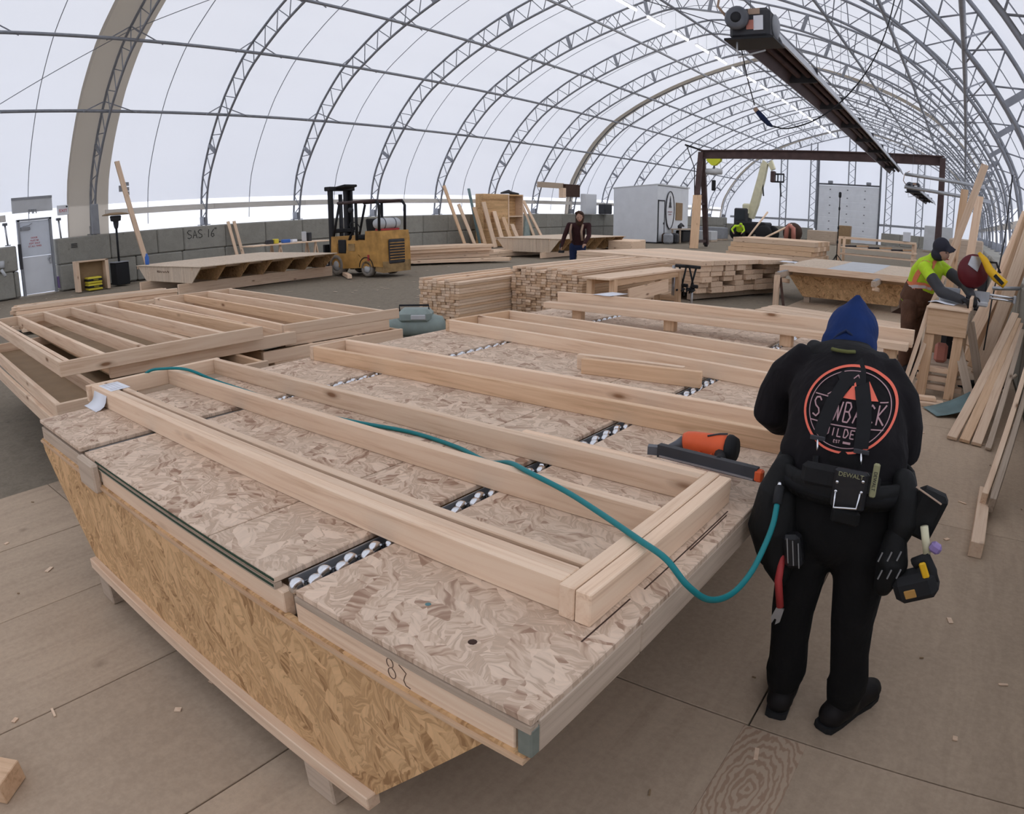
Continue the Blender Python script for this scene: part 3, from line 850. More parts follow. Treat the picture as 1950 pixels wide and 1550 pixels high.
hose = thing('air_hose', 'green air hose snaking over the nearest frame and off the table edge', 'hose', (*UV(-2.2, 1.6), ZT), TA)
hp = smooth_path([(u + 2.2, v - 1.6, z - ZT) for u, v, z in hz])
MB().path(hp, .0085, 10).build('hose_line', 'teal_hose', hose)
e = hp[-1]; MB().tube(e, e + V(-.012, .05, .035), .014, 10).build('grip_sleeve', 'black_rubber', hose)
MB().tube(e + V(-.012, .05, .035), e + V(-.016, .065, .045), .008, 8).build('coupling', 'chrome', hose)

# the nailer lies with its magazine propped on the stud frame
nl = thing('framing_nailer', 'orange and black framing nailer lying on the near table beside the worker', 'nail gun', (*UV(-.84, 2.16), ZT), TA)
# body along +u, slightly tilted; local coords relative to (-.84,2.16)
B0, B1 = V(-.085, .055, .10), V(.075, .05, .105)
MB().path([B0 + V(-.012, -.002, -.002), B0, B0 + V(.03, 0, 0), B1 - V(.02, 0, 0), B1], .04, 16, [.030, .036, .041, .046, .046]).build('cylinder', 'orange', nl)
MB().path([B1, B1 + V(.012, 0, .001), B1 + V(.03, 0, .002)], .05, 14, [.051, .051, .042]).build('end_cap', 'black_rubber', nl)
MB().path([B0 + V(-.012, -.002, -.004), B0 + V(-.035, -.01, -.02), B0 + V(-.06, -.05, -.03)], .02, 8, [.024, .018, .012]).build('nose', 'steel_dark', nl)
MB().path([V(.05, .03, .09), V(.075, -.02, .09), V(.09, -.065, .095), V(.095, -.10, .098)], .02, 10, [.02, .019, .019, .021], flat=(1.2, 1)).build('handle', 'black_rubber', nl)
mg = MB().box((.055, -.10, .098), (.37, .026, .045), None, -.06).build('magazine', 'charcoal', nl)
MB().box((.055, -.115, .082), (.35, .004, .006), None, -.06).build('magazine_rail', 'galv', mg)
MB().box((-.13, -.075, .092), (.09, .03, .03), None, .35).build('nail_strip', 'steel_dark', nl)
MB().path([V(-.02, .02, .085), V(.0, -.03, .075), V(.025, -.035, .08), V(.035, .0, .09)], .005, 6).build('trigger_guard', 'orange', nl)
MB().cbox((.245, -.112, .095), (.03, .03, .04), .006).build('magazine_stop', 'orange', nl)
MB().path([V(.0, .03, .143), V(.04, .05, .153), V(.065, .06, .155)], .0035, 5).build('hook', 'charcoal', nl)

for u, v0, v1 in ((-.648, 1.36, 1.93), (-.640, 1.62, 1.90), (-.655, 1.08, 1.30)):
    MB().bb((u - .002, v0, ZT), (u + .002, v1, ZT + .0006)).build('score_line', 'dark_wood', tbl)

# ------------------------------------------------------------------ piles of stud frames left of the near table
rf = random.Random(21)
def wall_frame(label, u, v, rz, z0, H, length, width, ys, group, mat='lumber', dbl=(), over=0.0, cat='stud frame'):
    """frame whose studs run along local -x from a front plate at x=0; ys = stud offsets along local y"""
    t = thing('wall_frame', label, cat, (*UV(u, v), z0), TA + rz, group)
    board('front_plate', t, (0, -.02, H / 2), (0, width + .02 + over, H / 2), H, .038, mat=mat)
    board('back_plate', t, (-length, -.02, H / 2), (-length, width + .02, H / 2), H, .038, mat=mat)
    for y in ys:
        board('stud', t, (-length + .02, y, H / 2), (-.02, y, H / 2), H, .036, mat=mat if rf.random() < .75 else 'lumber_gold')
        if y in dbl: board('stud', t, (-length + .02, y + .045, H / 2), (-.02, y + .045, H / 2), H, .036, mat=mat)
    return t
G = 'stacked wall frames at left'
wall_frame('top wall frame of the left pile, its double stud overhanging towards the camera', -4.70, 1.24, -.058, .75, .10, 3.53, 1.52, (.0, .30, .60, .92, 1.22, 1.50), G, dbl=(.0,))
w2 = wall_frame('second wall frame from the top of the left pile, shifted to the right', -4.80, 1.62, -.07, .65, .098, 3.5, 1.50, (.02, .4, .8, 1.2, 1.48), G)
MB().bb((-3.48, .0, .002), (-.02, 1.5, .012)).build('sheathing', 'brown_board', w2)
w3 = wall_frame('third wall frame from the top of the left pile, sticking out by the paper', -4.40, 1.10, -.06, .55, .098, 3.3, 1.5, (.0, .34, .9, 1.48), G)
MB().bb((-3.28, .0, .002), (-.02, 1.5, .012)).build('sheathing', 'brown_board', w3)
wall_frame('bottom wall frame of the left pile', -4.46, 1.08, -.05, .45, .098, 3.2, 1.5, (.0, .5, 1.0, 1.48), G)
wall_frame('top wall frame of the right pile, its front plate jutting out past the end', -4.78, 3.10, -.107, .711, .089, 3.52, 1.02, (.0, .38, .70, 1.0), G, over=.12)
w6 = wall_frame('second wall frame from the top of the right pile', -4.775, 3.10, -.107, .621, .089, 3.5, 1.02, (.0, .5, 1.0), G)
MB().bb((-3.48, .0, .002), (-.02, 1.0, .012)).build('sheathing', 'brown_board', w6)
wall_frame('third wall frame from the top of the right pile, reaching nearer', -4.74, 2.86, -.107, .521, .099, 3.5, 1.36, (.0, .45, .9, 1.34), G)
wall_frame('bottom wall frame of the right pile', -4.72, 2.95, -.107, .421, .099, 3.4, 1.2, (.0, .6, 1.18), G)
def sawhorse(name, label, x, y, rz, H, L, group):
    t = thing(name, label, 'sawhorse', (x, y, 0), rz, group)
    board('top_rail', t, (-L / 2, 0, H - .045), (L / 2, 0, H - .045), .088, .07, mat='lumber_worn')
    for sx in (-1, 1):
        for sy in (-1, 1):
            board('leg', t, (sx * (L / 2 - .12), sy * .25, .0), (sx * (L / 2 - .15), sy * .045, H - .02), .07, .036, (0, 1, 0), 'lumber_worn')
for x, y, H, lab in ((-5.5, 2.1, .449, 'sawhorse holding up the near part of the left frame pile'), (-7.2, 2.3, .449, 'sawhorse under the back of the left frame pile'), (-5.6, 3.9, .42, 'sawhorse under the front of the right frame pile'), (-7.3, 4.1, .42, 'sawhorse under the back of the right frame pile')):
    sawhorse('sawhorse', lab, x, y, PI / 2, H, 1.2, 'sawhorses under the frame piles')

# loose planks in a low pile behind
NTH = ['first', 'second', 'third', 'fourth', 'fifth', 'sixth', 'seventh', 'eighth', 'ninth', 'tenth', 'eleventh', 'twelfth', 'thirteenth', 'fourteenth', 'fifteenth', 'sixteenth', 'seventeenth', 'eighteenth']
def planks(specs, label, group, mat='lumber', name='loose_plank'):
    seen = {}
    for p0, p1, w, t, up in specs:
        zk = round(p0[2], 2); seen.setdefault(zk, 0); seen[zk] += 1; lay = sorted(seen).index(zk)
        o = board(name, None, p0, p1, w, t, up, mat if rf.random() < .8 else 'lumber_gold')
        tag(o, '%s plank from the left, layer %s up, in the %s' % (NTH[seen[zk] - 1], ('one', 'two', 'three', 'four', 'five', 'six', 'seven')[lay], label), 'board', group)
sp = []
for lay in range(6):
    for i in range(6 - lay // 2):
        x = -13.95 + i * .145 + rf.uniform(-.01, .01) + lay * .02
        sp.append(((x - .10, 3.35 + rf.uniform(-.08, .08), .07 + lay * .075), (x + 1.0, 6.1 + rf.uniform(-.15, .1), .07 + lay * .075), .07, .138, (0, 0, 1)))
planks(sp, 'low pile behind the left frames', 'planks behind the left frames')
tag(MB().bb((-14.3, 3.8, 0), (-12.8, 3.9, .033)).build('bearer', 'lumber_worn'), 'bearer under the near end of the low plank pile at left', 'bearer')
tag(MB().bb((-13.7, 5.4, 0), (-12.2, 5.5, .033)).build('bearer', 'lumber_worn'), 'bearer under the far end of the low plank pile at left', 'bearer')

# ------------------------------------------------------------------ trapezoid work tables further back
def trap_table(label, x, y, rz, W, L, H, ribs, zb=.27, inset=.5, beam=None, mat='osb_table'):
    t = thing('trapezoid_table', label, 'table', (x, y, 0), rz)
    n = 3
    for i in range(n):
        MB().cbox((W / 2, L * (i + .5) / n, H - .012), (W, L / n - .004, .024), .004).build('deck_sheet', mat, t)
    poly = [(0.05, H - .03), (W - .05, H - .03), (W - inset, zb), (inset, zb)]
    for k in range(ribs):
        yy = .03 + (L - .09) * k / (ribs - 1)
        M = Matrix(((1, 0, 0, 0), (0, 0, -1, yy + .02), (0, 1, 0, 0), (0, 0, 0, 1)))
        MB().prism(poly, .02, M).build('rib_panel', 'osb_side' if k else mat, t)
    board('edge_board', t, (.03, 0.02, H - .065), (.03, L - .02, H - .065), .075, .038, mat='lumber')
    board('edge_board', t, (W - .5, 0.02, H - .065), (W - .5, L - .02, H - .065), .075, .038, mat='lumber')
    if beam:
        for bx in beam: board('skid_beam', t, (bx, -.25, zb / 2), (bx, L + .35, zb / 2), zb, .09, mat='lumber')
    return t
t2 = trap_table('long trapezoid table with open ribs standing left of the yellow forklift', -18.52, 8.0, 0, 3.74, 4.2, .68, 7, .27, .55, (3.0, .75))
mb = MB()
seg_text(mb, [[(0, 0), (.0, .06), (.03, .02), (.06, .06), (.06, .0), (.1, .01), (.12, .06), (.15, 0), (.2, .05), (.24, 0), (.3, .05), (.36, 0), (.4, .05), (.44, 0), (.5, .05), (.55, 0), (.62, .06), (.66, 0), (.7, .05)]], .006)
mb.build('pencil_mark', 'pencil', t2, Matrix(((1, 0, 0, 1.3), (0, 0, 1, .026), (0, 1, 0, .5), (0, 0, 0, 1))))
t3 = trap_table('trapezoid table behind the man in the maroon hoodie', -16.35, 21.3, 0, 3.0, 5.2, .72, 7, .2, .5, (2.3, .7))
tag(board('loose_board', None, (-15.2, 12.75, .05), (-14.2, 12.1, .05), .1, .12, mat='lumber'), 'short board on the ground beside the forklift front wheel', 'board')

# ------------------------------------------------------------------ end-on lumber stacks in mid field
def lumber_stack(x, y, rz, nx, nz, L, w, t, z0, label, group, top_rag=0, jit=.10, seed=1, mat='lumber_gold', slope=0.0, name='lumber_board'):
    r = random.Random(seed)
    M0 = T(x, y, 0) @ R(rz)
    for k in range(nz):
        for i in range(nx):
            if k >= nz - top_rag and r.random() < .45: continue
            j = r.uniform(-jit, jit)
            p = M0 @ Vector(((i + .5) * w + r.uniform(-.003, .003), j + slope * i, z0 + (k + .5) * t))
            q = M0 @ Vector(((i + .5) * w + r.uniform(-.003, .003), j + L + slope * i, z0 + (k + .5) * t))
            o = board(name, None, p, q, t - .003, w - .005, (0, 0, 1), mat if (r.random() < .5 and k < nz - 2) else 'lumber', .004)
            tag(o, '%s board from the left, %s layer up, in the %s' % (NTH[i], NTH[k], label), 'board', group)
lumber_stack(-7.44, 7.74, 0, 9, 14, 2.3, .090, .044, .06, 'lower left end-on stack', 'boards of the left end-on stack', 1, .022, 3, slope=0, name='short_board')
lumber_stack(-6.60, 9.03, 0, 14, 17, 3.6, .096, .044, .05, 'taller right end-on stack', 'boards of the right end-on stack', 2, .03, 5, slope=0)
for x, y, lab in ((-7.03, 8.1, 'front bearer under the left end-on stack'), (-7.03, 9.6, 'rear bearer under the left end-on stack')):
    tag(MB().cbox((x, y, .03), (.8, .09, .058), .004).build('bearer', 'dark_wood'), lab, 'bearer')
for x, y, lab in ((-5.93, 9.5, 'front bearer under the right end-on stack'), (-5.93, 12.0, 'rear bearer under the right end-on stack')):
    tag(MB().cbox((x, y, .025), (1.3, .09, .048), .004).build('bearer', 'dark_wood'), lab, 'bearer')

# plank bench beside the right stack
sb = thing('plank_bench', 'rough work bench of planks with open frame beside the end-on stacks', 'bench', (-5.0, 8.6, 0), -.045)
for i in range(2): board('top_plank', sb, (.12 + i * .235, -.05, .735), (.12 + i * .235, 2.55, .735), .03, .232, mat='lumber')
for x in (.05, .43):
    for y in (.12, 2.3): board('leg', sb, (x, y, 0), (x, y, .72), .09, .09, (0, 1, 0), 'lumber_gold')
    board('apron', sb, (x, .1, .67), (x, 2.35, .67), .09, .038, mat='lumber_gold')
board('shelf_board', sb, (.5, .45, .47), (.5, 1.75, .52), .2, .03, mat='lumber')
board('stretcher', sb, (.05, .12, .25), (.43, .12, .25), .09, .038, mat='lumber_gold')
board('stretcher', sb, (.05, 2.3, .25), (.43, 2.3, .25), .09, .038, mat='lumber_gold')
# black clamps and tools hanging at its end
cl = thing('clamp_rack', 'cluster of black clamps hanging off the end of the plank bench', 'clamps', (-4.36, 10.95, 0), -.2)
for i in range(4):
    x = -.12 + i * .1
    MB().tube((x, 0, .25 + .05 * i), (x + .12 * (-1) ** i, 0, .80), .016, 6).cbox((x + .12 * (-1) ** i, 0, .80), (.16, .05, .05), .01).build('clamp_bar', 'black', cl)
    MB().cbox((x + .02, -.03, .42 + .06 * (i % 2)), (.13, .05, .06), .012).build('clamp_jaw', 'black', cl)
    MB().tube((x + .02, -.03, .42), (x + .05, -.16, .40), .018, 7).build('clamp_handle', 'black_rubber', cl)
MB().tube((-.25, .0, .0), (-.25, .0, .80), .03, 6).tube((.12, .02, 0), (.12, .02, .5), .022, 6).build('stand_post', 'galv', cl)

# stack of wall panels on skids right of it
psx, psy = -4.80, 12.75
pt = Matrix.Translation((psx, psy, 0)) @ R(-.33)
rg = random.Random(8)
zz = .13
for lay in range(6):
    h = (.12, .105, .11, .10, .12, .10)[lay]
    for i in range(8):
        if lay == 5 or (i in (0, 7)) or rg.random() < .85:
            x1 = rg.uniform(-.12, .06) if lay < 5 else .05 + .12 * (i > 4)
            p = pt @ Vector((-3.7, .19 + i * .385, zz + h / 2)); q = pt @ Vector((x1, .19 + i * .385, zz + h / 2))
            o = board('wide_plank', None, p, q, h - .006, .378 if lay == 5 else rg.choice((.375, .30, .36)), (0, 0, 1), 'lumber')
            tag(o, '%s wide plank from the front, %s layer up, in the stack right of the clamps' % (NTH[i], NTH[lay]), 'board', 'planks of the skidded stack')
    zz += h
for k, xx in enumerate((-3.3, -1.8, -.25)):
    o = MB().cbox((0, 1.55, .065), (.09, 3.1, .13), .005).build('skid', 'lumber_worn', None, pt @ T(xx, 0, 0)); tag(o, ('left', 'middle', 'right')[k] + ' skid under the wide plank stack right of the clamps', 'skid')

# planks scattered behind the forklift and near the man
sp = []
for lay in range(5):
    for i in range(7):
        a = -.25
        sp.append(((-17.6 + i * .16 + .1 * lay, 15.0 + i * .05 + rf.uniform(-.1, .1), .1 + lay * .11), (-15.9 + i * .16 + .05 * lay + (1.1 if lay == 0 else 0), 19.0 + rf.uniform(-.2, .2), .1 + lay * .11), .105, .155, (0, 0, 1)))
planks(sp, 'pile right behind the forklift', 'planks behind the forklift')
sp = [((-16.3 + i * .22, 18.6, .09 + .11 * l), (-16.6 + i * .22, 22.6, .09 + .11 * l), .1, .2, (0, 0, 1)) for i in range(5) for l in range(2)]
planks(sp, 'low pile by the trapezoid table', 'planks left of the hooded man')
sp = [((-20.4 + i * .22, 21.0, .08 + .1 * l), (-19.4 + i * .22, 23.4, .08 + .1 * l), .09, .2, (0, 0, 1)) for i in range(4) for l in range(2)]
planks(sp, 'weathered pile by the left wall', 'boards by the left wall', 'lumber_worn')

# boards and panels leaning against the left wall, left of the man
LB = [((-20.8, 24.9, 0), (-21.35, 24.0, 2.95), .2, 'lumber_gold', 'tall reddish plank leaning at the left of the upright lumber'),
      ((-20.7, 25.5, 0), (-21.25, 24.9, 2.10), .22, 'lumber', 'pale plank leaning second in the upright lumber'),
      ((-20.9, 26.1, 0), (-21.45, 25.9, 2.85), .16, 'shovel_blue', 'bluish plank standing among the upright lumber'),
      ((-20.5, 26.0, 0), (-21.05, 25.8, 1.95), .25, 'lumber_gold', 'reddish plank leaning third in the upright lumber'),
      ((-20.4, 26.6, 0), (-20.95, 26.4, 2.20), .3, 'lumber', 'broad pale plank leaning in the middle of the upright lumber'),
      ((-20.3, 27.2, 0), (-20.85, 27.1, 1.75), .3, 'lumber', 'pale plank leaning right of the middle of the upright lumber'),
      ((-20.2, 27.8, 0), (-20.75, 27.7, 1.45), .3, 'lumber_gold', 'short plank leaning near the strand board box'),
      ((-20.1, 28.3, 0), (-20.65, 28.3, 1.10), .3, 'lumber', 'shortest plank leaning in front of the strand board box')]
for p, q, w, m, lab in LB:
    tag(board('leaning_plank', None, p, q, .05, w, (1, 0, .5), m), lab, 'plank', 'planks leaning on the left wall')
bx = thing('strand_board_box', 'tall open strand board crate on edge against the left wall', 'crate', (-21.2, 26.4, 0), 0)
MB().cbox((0, 1.0, 1.3), (.5, 2.0, 2.6), .01).build('side_panel', 'osb_side', bx)
MB().bb((-.2, 2.02, 0), (.25, 2.1, 2.6)).build('edge_post', 'lumber', bx)
MB().bb((-.25, 2.1, 0), (-.2, 3.3, 2.6)).build('back_panel', 'osb_side', bx)
MB().bb((-.2, 3.25, 0), (.25, 3.33, 2.6)).build('edge_post', 'lumber', bx)
MB().bb((-.2, 2.1, 1.45), (.25, 3.25, 1.52)).build('shelf', 'lumber', bx)
MB().bb((-.2, 2.1, 2.53), (.25, 3.25, 2.6)).build('top_board', 'osb_side', bx)
tag(MB().path([(-21.1, 28.0, 2.66), (-21.0, 28.5, 2.74), (-21.2, 29.0, 2.68), (-21.0, 29.4, 2.64)], .09, 7, [.04, .1, .09, .04]).build('dark_sack', 'charcoal'), 'dark sack lying on top of the strand board crate', 'sack')
for (p, q, lab) in (((-20.6, 30.5, 0), (-21.2, 29.9, 2.2), 'board leaning at the right side of the strand board crate'), ((-20.4, 31.0, 0), (-21.2, 30.1, 2.3), 'outermost board leaning right of the strand board crate')):
    tag(board('leaning_plank', None, p, q, .05, .22, (1, 0, .5), 'lumber'), lab, 'plank')
tag(MB().prism([(0, 0), (1.1, 0), (.2, 1.5)], .05, T(-20.9, 29.6, 0) @ R(PI / 2, 'Z') @ R(PI / 2, 'X')).build('green_tarp', 'compressor_green'), 'green tarpaulin folded beside the strand board crate', 'tarpaulin')

# ------------------------------------------------------------------ compressor with hoses on the ground behind the near table
cp = thing('air_compressor', 'small grey green air compressor lying on the dirt behind the frame piles', 'compressor', (-6.45, 6.6, 0), .6)
MB().path([(-.42, 0, .17), (-.38, 0, .17), (-.24, 0, .17), (.24, 0, .17), (.38, 0, .17), (.42, 0, .17)], .16, 16, [.05, .12, .155, .155, .12, .05]).build('air_tank', 'compressor_green', cp)
MB().cbox((.02, .0, .30), (.46, .34, .2), .06).build('motor_cover', 'compressor_green', cp)
MB().cbox((.08, -.175, .30), (.2, .02, .07), .01).build('vent_plate', 'pale_grey', cp)
for s in (-1, 1): MB().cbox((s * .26, 0, .03), (.05, .34, .06), .01).build('foot', 'black_rubber', cp)
MB().path([(-.2, 0, .36), (-.2, 0, .44), (.2, 0, .44), (.2, 0, .36)], .014, 7).build('handle', 'black', cp)
for k, (cx, cy, r, m, lab) in enumerate(((-6.95, 6.35, .30, 'black_rubber', 'black hose coil on the ground left of the compressor'), (-6.75, 6.0, .26, 'teal_hose', 'green hose coil on the ground nearest the compressor'), (-6.75, 6.95, .34, 'charcoal', 'dark hose coil on the ground behind the compressor'), (-5.75, 6.9, .24, 'black_rubber', 'black hose coil on the ground right of the compressor'))):
    pts = [(cx + (r - .012 * i) * math.cos(i * .42), cy + (r * .85 - .01 * i * .9) * math.sin(i * .42), .02 + .014 * (i // 15) + .006 * math.sin(i)) for i in range(60 if k < 3 else 34)]
    tag(MB().path(pts, .013, 6).build('hose_coil', m), lab, 'hose', 'hose coils by the compressor')

# ------------------------------------------------------------------ grey personnel door and things along the left wall
d2 = thing('door_2', 'light grey steel personnel door in the left wall with red lettering', None, (-22.35, 5.84, 0), PI / 2, None, 'structure')
# local x along +Y of the hall, local -y towards the room
MB().cbox((.50, .0, 1.70), (.94, .05, 1.06), .008).build('door_leaf', 'grey_door', d2)
MB().cbox((.50, .0, .60), (.94, .05, 1.12), .008).build('door_leaf', 'white_paint', d2)
for x in (-.01, 1.01): MB().box((x, .0, 1.14), (.07, .14, 2.28)).build('door_jamb', 'mid_grey', d2)
MB().box((.5, .0, 2.27), (1.1, .14, .06)).build('door_head', 'mid_grey', d2)
MB().box((.2, -.06, 2.02), (.28, .06, .09)).path([(.1, -.1, 2.08), (.3, -.12, 2.1), (.42, -.05, 2.16)], .012, 5).build('door_closer', 'mid_grey', d2)
MB().cbox((.9, -.05, 1.02), (.06, .05, .24), .01).tube((.9, -.08, 1.06), (.80, -.1, 1.06), .014, 6).build('door_handle', 'galv', d2)
MB().box((.88, -.032, 1.0), (.10, .01, .02)).build('lock_plate', 'galv', d2)
for i, s in enumerate(('DOOR', 'MUST BE', 'KEPT SHUT', 'AT ALL TIMES')):
    text_obj('red_lettering', s, .07, 'red_text', d2, T(.46, -.03, 1.72 - i * .085) @ R(PI / 2, 'X'))
MB().cbox((1.1, -.02, .28), (.07, .06, .36), .01).build('door_stop', 'purple', d2)
# exit sign and panel above
ex = thing('exit_sign', 'small red EXIT sign box right above the grey door', 'sign', (-22.05, 7.2, 2.34), PI / 2)
MB().cbox((0, 0, .12), (.34, .1, .30), .01).build('sign_box', 'sign_white', ex)
text_obj('exit_lettering', 'EXIT', .13, 'red_text', ex, T(0, -.056, .10) @ R(PI / 2, 'X'))
MB().cbox((.12, -.06, .22), (.05, .04, .05), .01).build('lamp_head', 'charcoal', ex)
pn = thing('sign_board', 'blank whitish board fixed high above the grey door', 'board', (-22.2, 6.28, 2.5), PI / 2)
MB().cbox((0, 0, .22), (1.28, .04, .46), .01).build('face', 'pale_grey', pn)
MB().box((0, -.021, .41), (1.28, .03, .07)).build('top_strip', 'mid_grey', pn)
MB().path([(-.12, -.05, -.06), (-.12, -.05, .06), (-.02, -.05, .06), (-.02, -.05, -.06)], .018, 5).path([(.02, -.05, -.06), (.02, -.05, .06), (.1, -.05, .06), (.1, -.05, -.06)], .018, 5).build('bracket', 'mid_grey', pn)
for y, lab in ((5.45, 'short steel prop left of the grey door'), (7.16, 'short steel prop right of the grey door')):
    t = thing('steel_prop', lab, 'prop', (-22.3, y, 1.56))
    MB().tube((0, 0, .0), (0, -.04, .62), .03, 8).build('tube', 'galv', t)
    MB().cbox((0, -.04, .64), (.12, .14, .08), .01).build('head_clamp', 'steel_dark', t)
    MB().cbox((0, 0, .015), (.14, .16, .03), .01).build('base_plate', 'steel_dark', t)
tag(MB().cbox((0, 0, 0), (.08, .26, .95), .02).build('steel_post', 'mid_grey', None, T(-22.15, 8.28, 2.1)), 'grey steel box post beside the tan wrapped arch foot', 'post')
tag(MB().tube((-22.1, 5.15, .95), (-22.1, 5.15, 1.15), .09, 8).tube((-22.02, 5.1, .9), (-21.95, 5.2, .7), .05, 7).build('wall_valve', 'pale_grey'), 'pale pipe valve on the block wall left of the grey door', 'valve')
tag(MB().cbox((0, 0, 0), (.05, .10, .75), .01).build('extinguisher_tube', 'charcoal', None, T(-22.1, 5.75, 1.2)), 'dark narrow box fixed to the left edge of the grey door', 'box')
# patio heater
ph = thing('patio_heater', 'tall black mushroom patio heater in front of the left block wall', 'heater', (-21.2, 8.60, 0))
MB().cbox((0, 0, .36), (.46, .46, .68), .02).build('base_box', 'black', ph)
MB().cbox((0, 0, .715), (.50, .50, .03), .01).build('base_lid', 'mid_grey', ph)
MB().lathe([(.035, .73), (.035, 1.78)], 12).build('pole', 'black', ph)
MB().lathe([(.05, 1.74), (.07, 1.80), (.085, 1.90), (.085, 1.96), (.16, 1.98), (.18, 2.12), (.15, 2.14)], 14).build('burner', 'charcoal', ph)
MB().lathe([(.42, 2.17), (.36, 2.20), (.2, 2.23), (.03, 2.24)], 20).lathe([(.42, 2.16), (.42, 2.17)], 20).build('reflector', 'brown_board', ph)
# white electrical plates
for k, (y, z, lab) in enumerate(((9.30, 3.02, 'grey vent plate at the left of the plate cluster'), (9.52, 3.16, 'topmost grey vent plate of the cluster'), (9.52, 3.0, 'middle grey vent plate of the cluster'), (9.52, 2.86, 'lowest grey vent plate of the cluster'))):
    tag(MB().cbox((0, 0, 0), (.03, .14, .12 if k else .2), .006).build('vent_plate', 'mid_grey', None, T(-22.3, y, z)), lab + ' near the leaning stud', 'plate', 'vent plates by the leaning stud')
tag(board('leaning_stud', None, (-20.9, 9.55, .0), (-21.75, 8.98, 3.85), .06, .16, (1, 0, .2), 'lumber'), 'tall single stud leaning against the left wall behind the table', 'stud')
for k, (y, lab) in enumerate(((13.2, 'left of two short boards leaning under the chalk lettering'), (13.45, 'right of two short boards leaning under the chalk lettering'))):
    tag(board('leaning_plank', None, (-21.75, y + .2, 0), (-22.02, y - .05, 1.7), .04, .12, (1, 0, .2), 'lumber'), lab, 'plank')
# lettering sprayed on a block:  SAS 16"
wr = MB()
S_ = [(.16, .26), (.06, .28), (.0, .22), (.05, .15), (.14, .11), (.15, .04), (.06, .0), (.0, .03)]
A_ = [(0, 0), (.08, .27), (.16, 0)]; A2_ = [(.03, .1), (.14, .1)]
def sh(st, dx): return [(x + dx, y) for x, y in st]
seg_text(wr, [sh(S_, 0), sh(A_, .21), sh(A2_, .21), sh(S_, .42), [(.82, .0), (.84, .27)], sh([(.12, .27), (.03, .16), (.0, .06), (.05, .0), (.12, .04), (.1, .12), (.02, .1)], .93), [(1.10, .32), (1.10, .26)], [(1.15, .32), (1.15, .26)]], .014)
tag(wr.build('spray_lettering', 'marker_black', wall_left, Matrix(((0, 0, -1, -22.105), (1, 0, 0, 11.55), (0, 1, 0, 1.2), (0, 0, 0, 1)))), 'black sprayed lettering')
wr = MB()
seg_text(wr, [[(0, .1), (.2, .1)], [(0, .05), (.2, .05)], [(0, 0), (.2, 0)]], .014)
tag(wr.build('stencil_mark', 'marker_black', wall_left, Matrix(((0, 0, -1, -22.105), (1, 0, 0, 7.4), (0, 1, 0, 1.3), (0, 0, 0, 1)))), 'black stencilled mark')
# small box frame with two yellow tool cases
bf = thing('box_frame', 'small upright box frame of studs by the left wall near the grey door', 'frame', (-20.8, 7.0, 0), PI / 2)
for x in (.05, .98): board('side', bf, (x, 0, 0), (x, 0, .88), .3, .10, (0, 1, 0), 'lumber')
board('top', bf, (0, 0, .88), (1.03, 0, .86), .04, .3, mat='lumber')
MB().bb((.1, .13, 0), (.93, .15, .85)).build('back', 'brown_board', bf)
for k, z in enumerate((0.0, .20)):
    tc = thing('tool_case', ('lower', 'upper')[k] + ' yellow and black tool case in the small box frame', 'case', (-20.78, 7.52, z + .001), PI / 2, 'yellow tool cases')
    MB().cbox((0, -.06, .10), (.44, .34, .19), .02).build('shell', 'bright_yellow', tc)
    MB().cbox((0, -.06, .11), (.46, .36, .07), .01).build('band', 'black', tc)
    text_obj('case_mark', 'TOOLS', .05, 'bright_yellow', tc, T(.02, -.243, .11) @ R(PI / 2, 'X'))
tag(MB().lathe([(.05, 0), (.06, .02), (.06, .2), (.03, .26), (.03, .3)], 12, T(-18.3, 8.25, .681)).build('spray_bottle', 'blue_bottle'), 'blue bottle on the corner of the long trapezoid table', 'bottle')
# workbench by the wall behind the forklift mast
wb = thing('wall_bench', 'trestle bench cluttered with small things behind the forklift mast', 'bench', (-19.6, 12.3, 0), PI / 2)
MB().cbox((1.7, 0, .84), (3.3, .7, .04), .005).build('top', 'lumber', wb)
for x in (1.2, 2.7):
    for s in (-1, 1): board('leg', wb, (x + s * .16, -.25, 0), (x, -.25, .82), .07, .04, (0, 1, 0), 'lumber'); board('leg', wb, (x + s * .16, .25, 0), (x, .25, .82), .07, .04, (0, 1, 0), 'lumber')
for k, (x, sx, sz, m, nm, lab) in enumerate(((.95, .26, .14, 'charcoal', 'small_box', 'dark small box on the trestle bench'), (1.2, .18, .16, 'bright_yellow', 'small_box', 'yellow small box on the trestle bench'), (1.62, .30, .12, 'blue_bottle', 'blue_bag', 'blue and white bag on the trestle bench'), (1.95, .22, .10, 'paper', 'white_bag', 'white bag on the trestle bench'), (2.4, .12, .34, 'pale_grey', 'jug', 'grey jug on the trestle bench'), (2.62, .14, .3, 'charcoal', 'canister', 'dark canister on the trestle bench'))):
    tag(MB().cbox((0, 0, sz / 2), (sx, .16, sz), .02).build(nm, m, None, T(-19.6, 12.3 + x, .861) @ R(PI / 2)), lab, 'container')
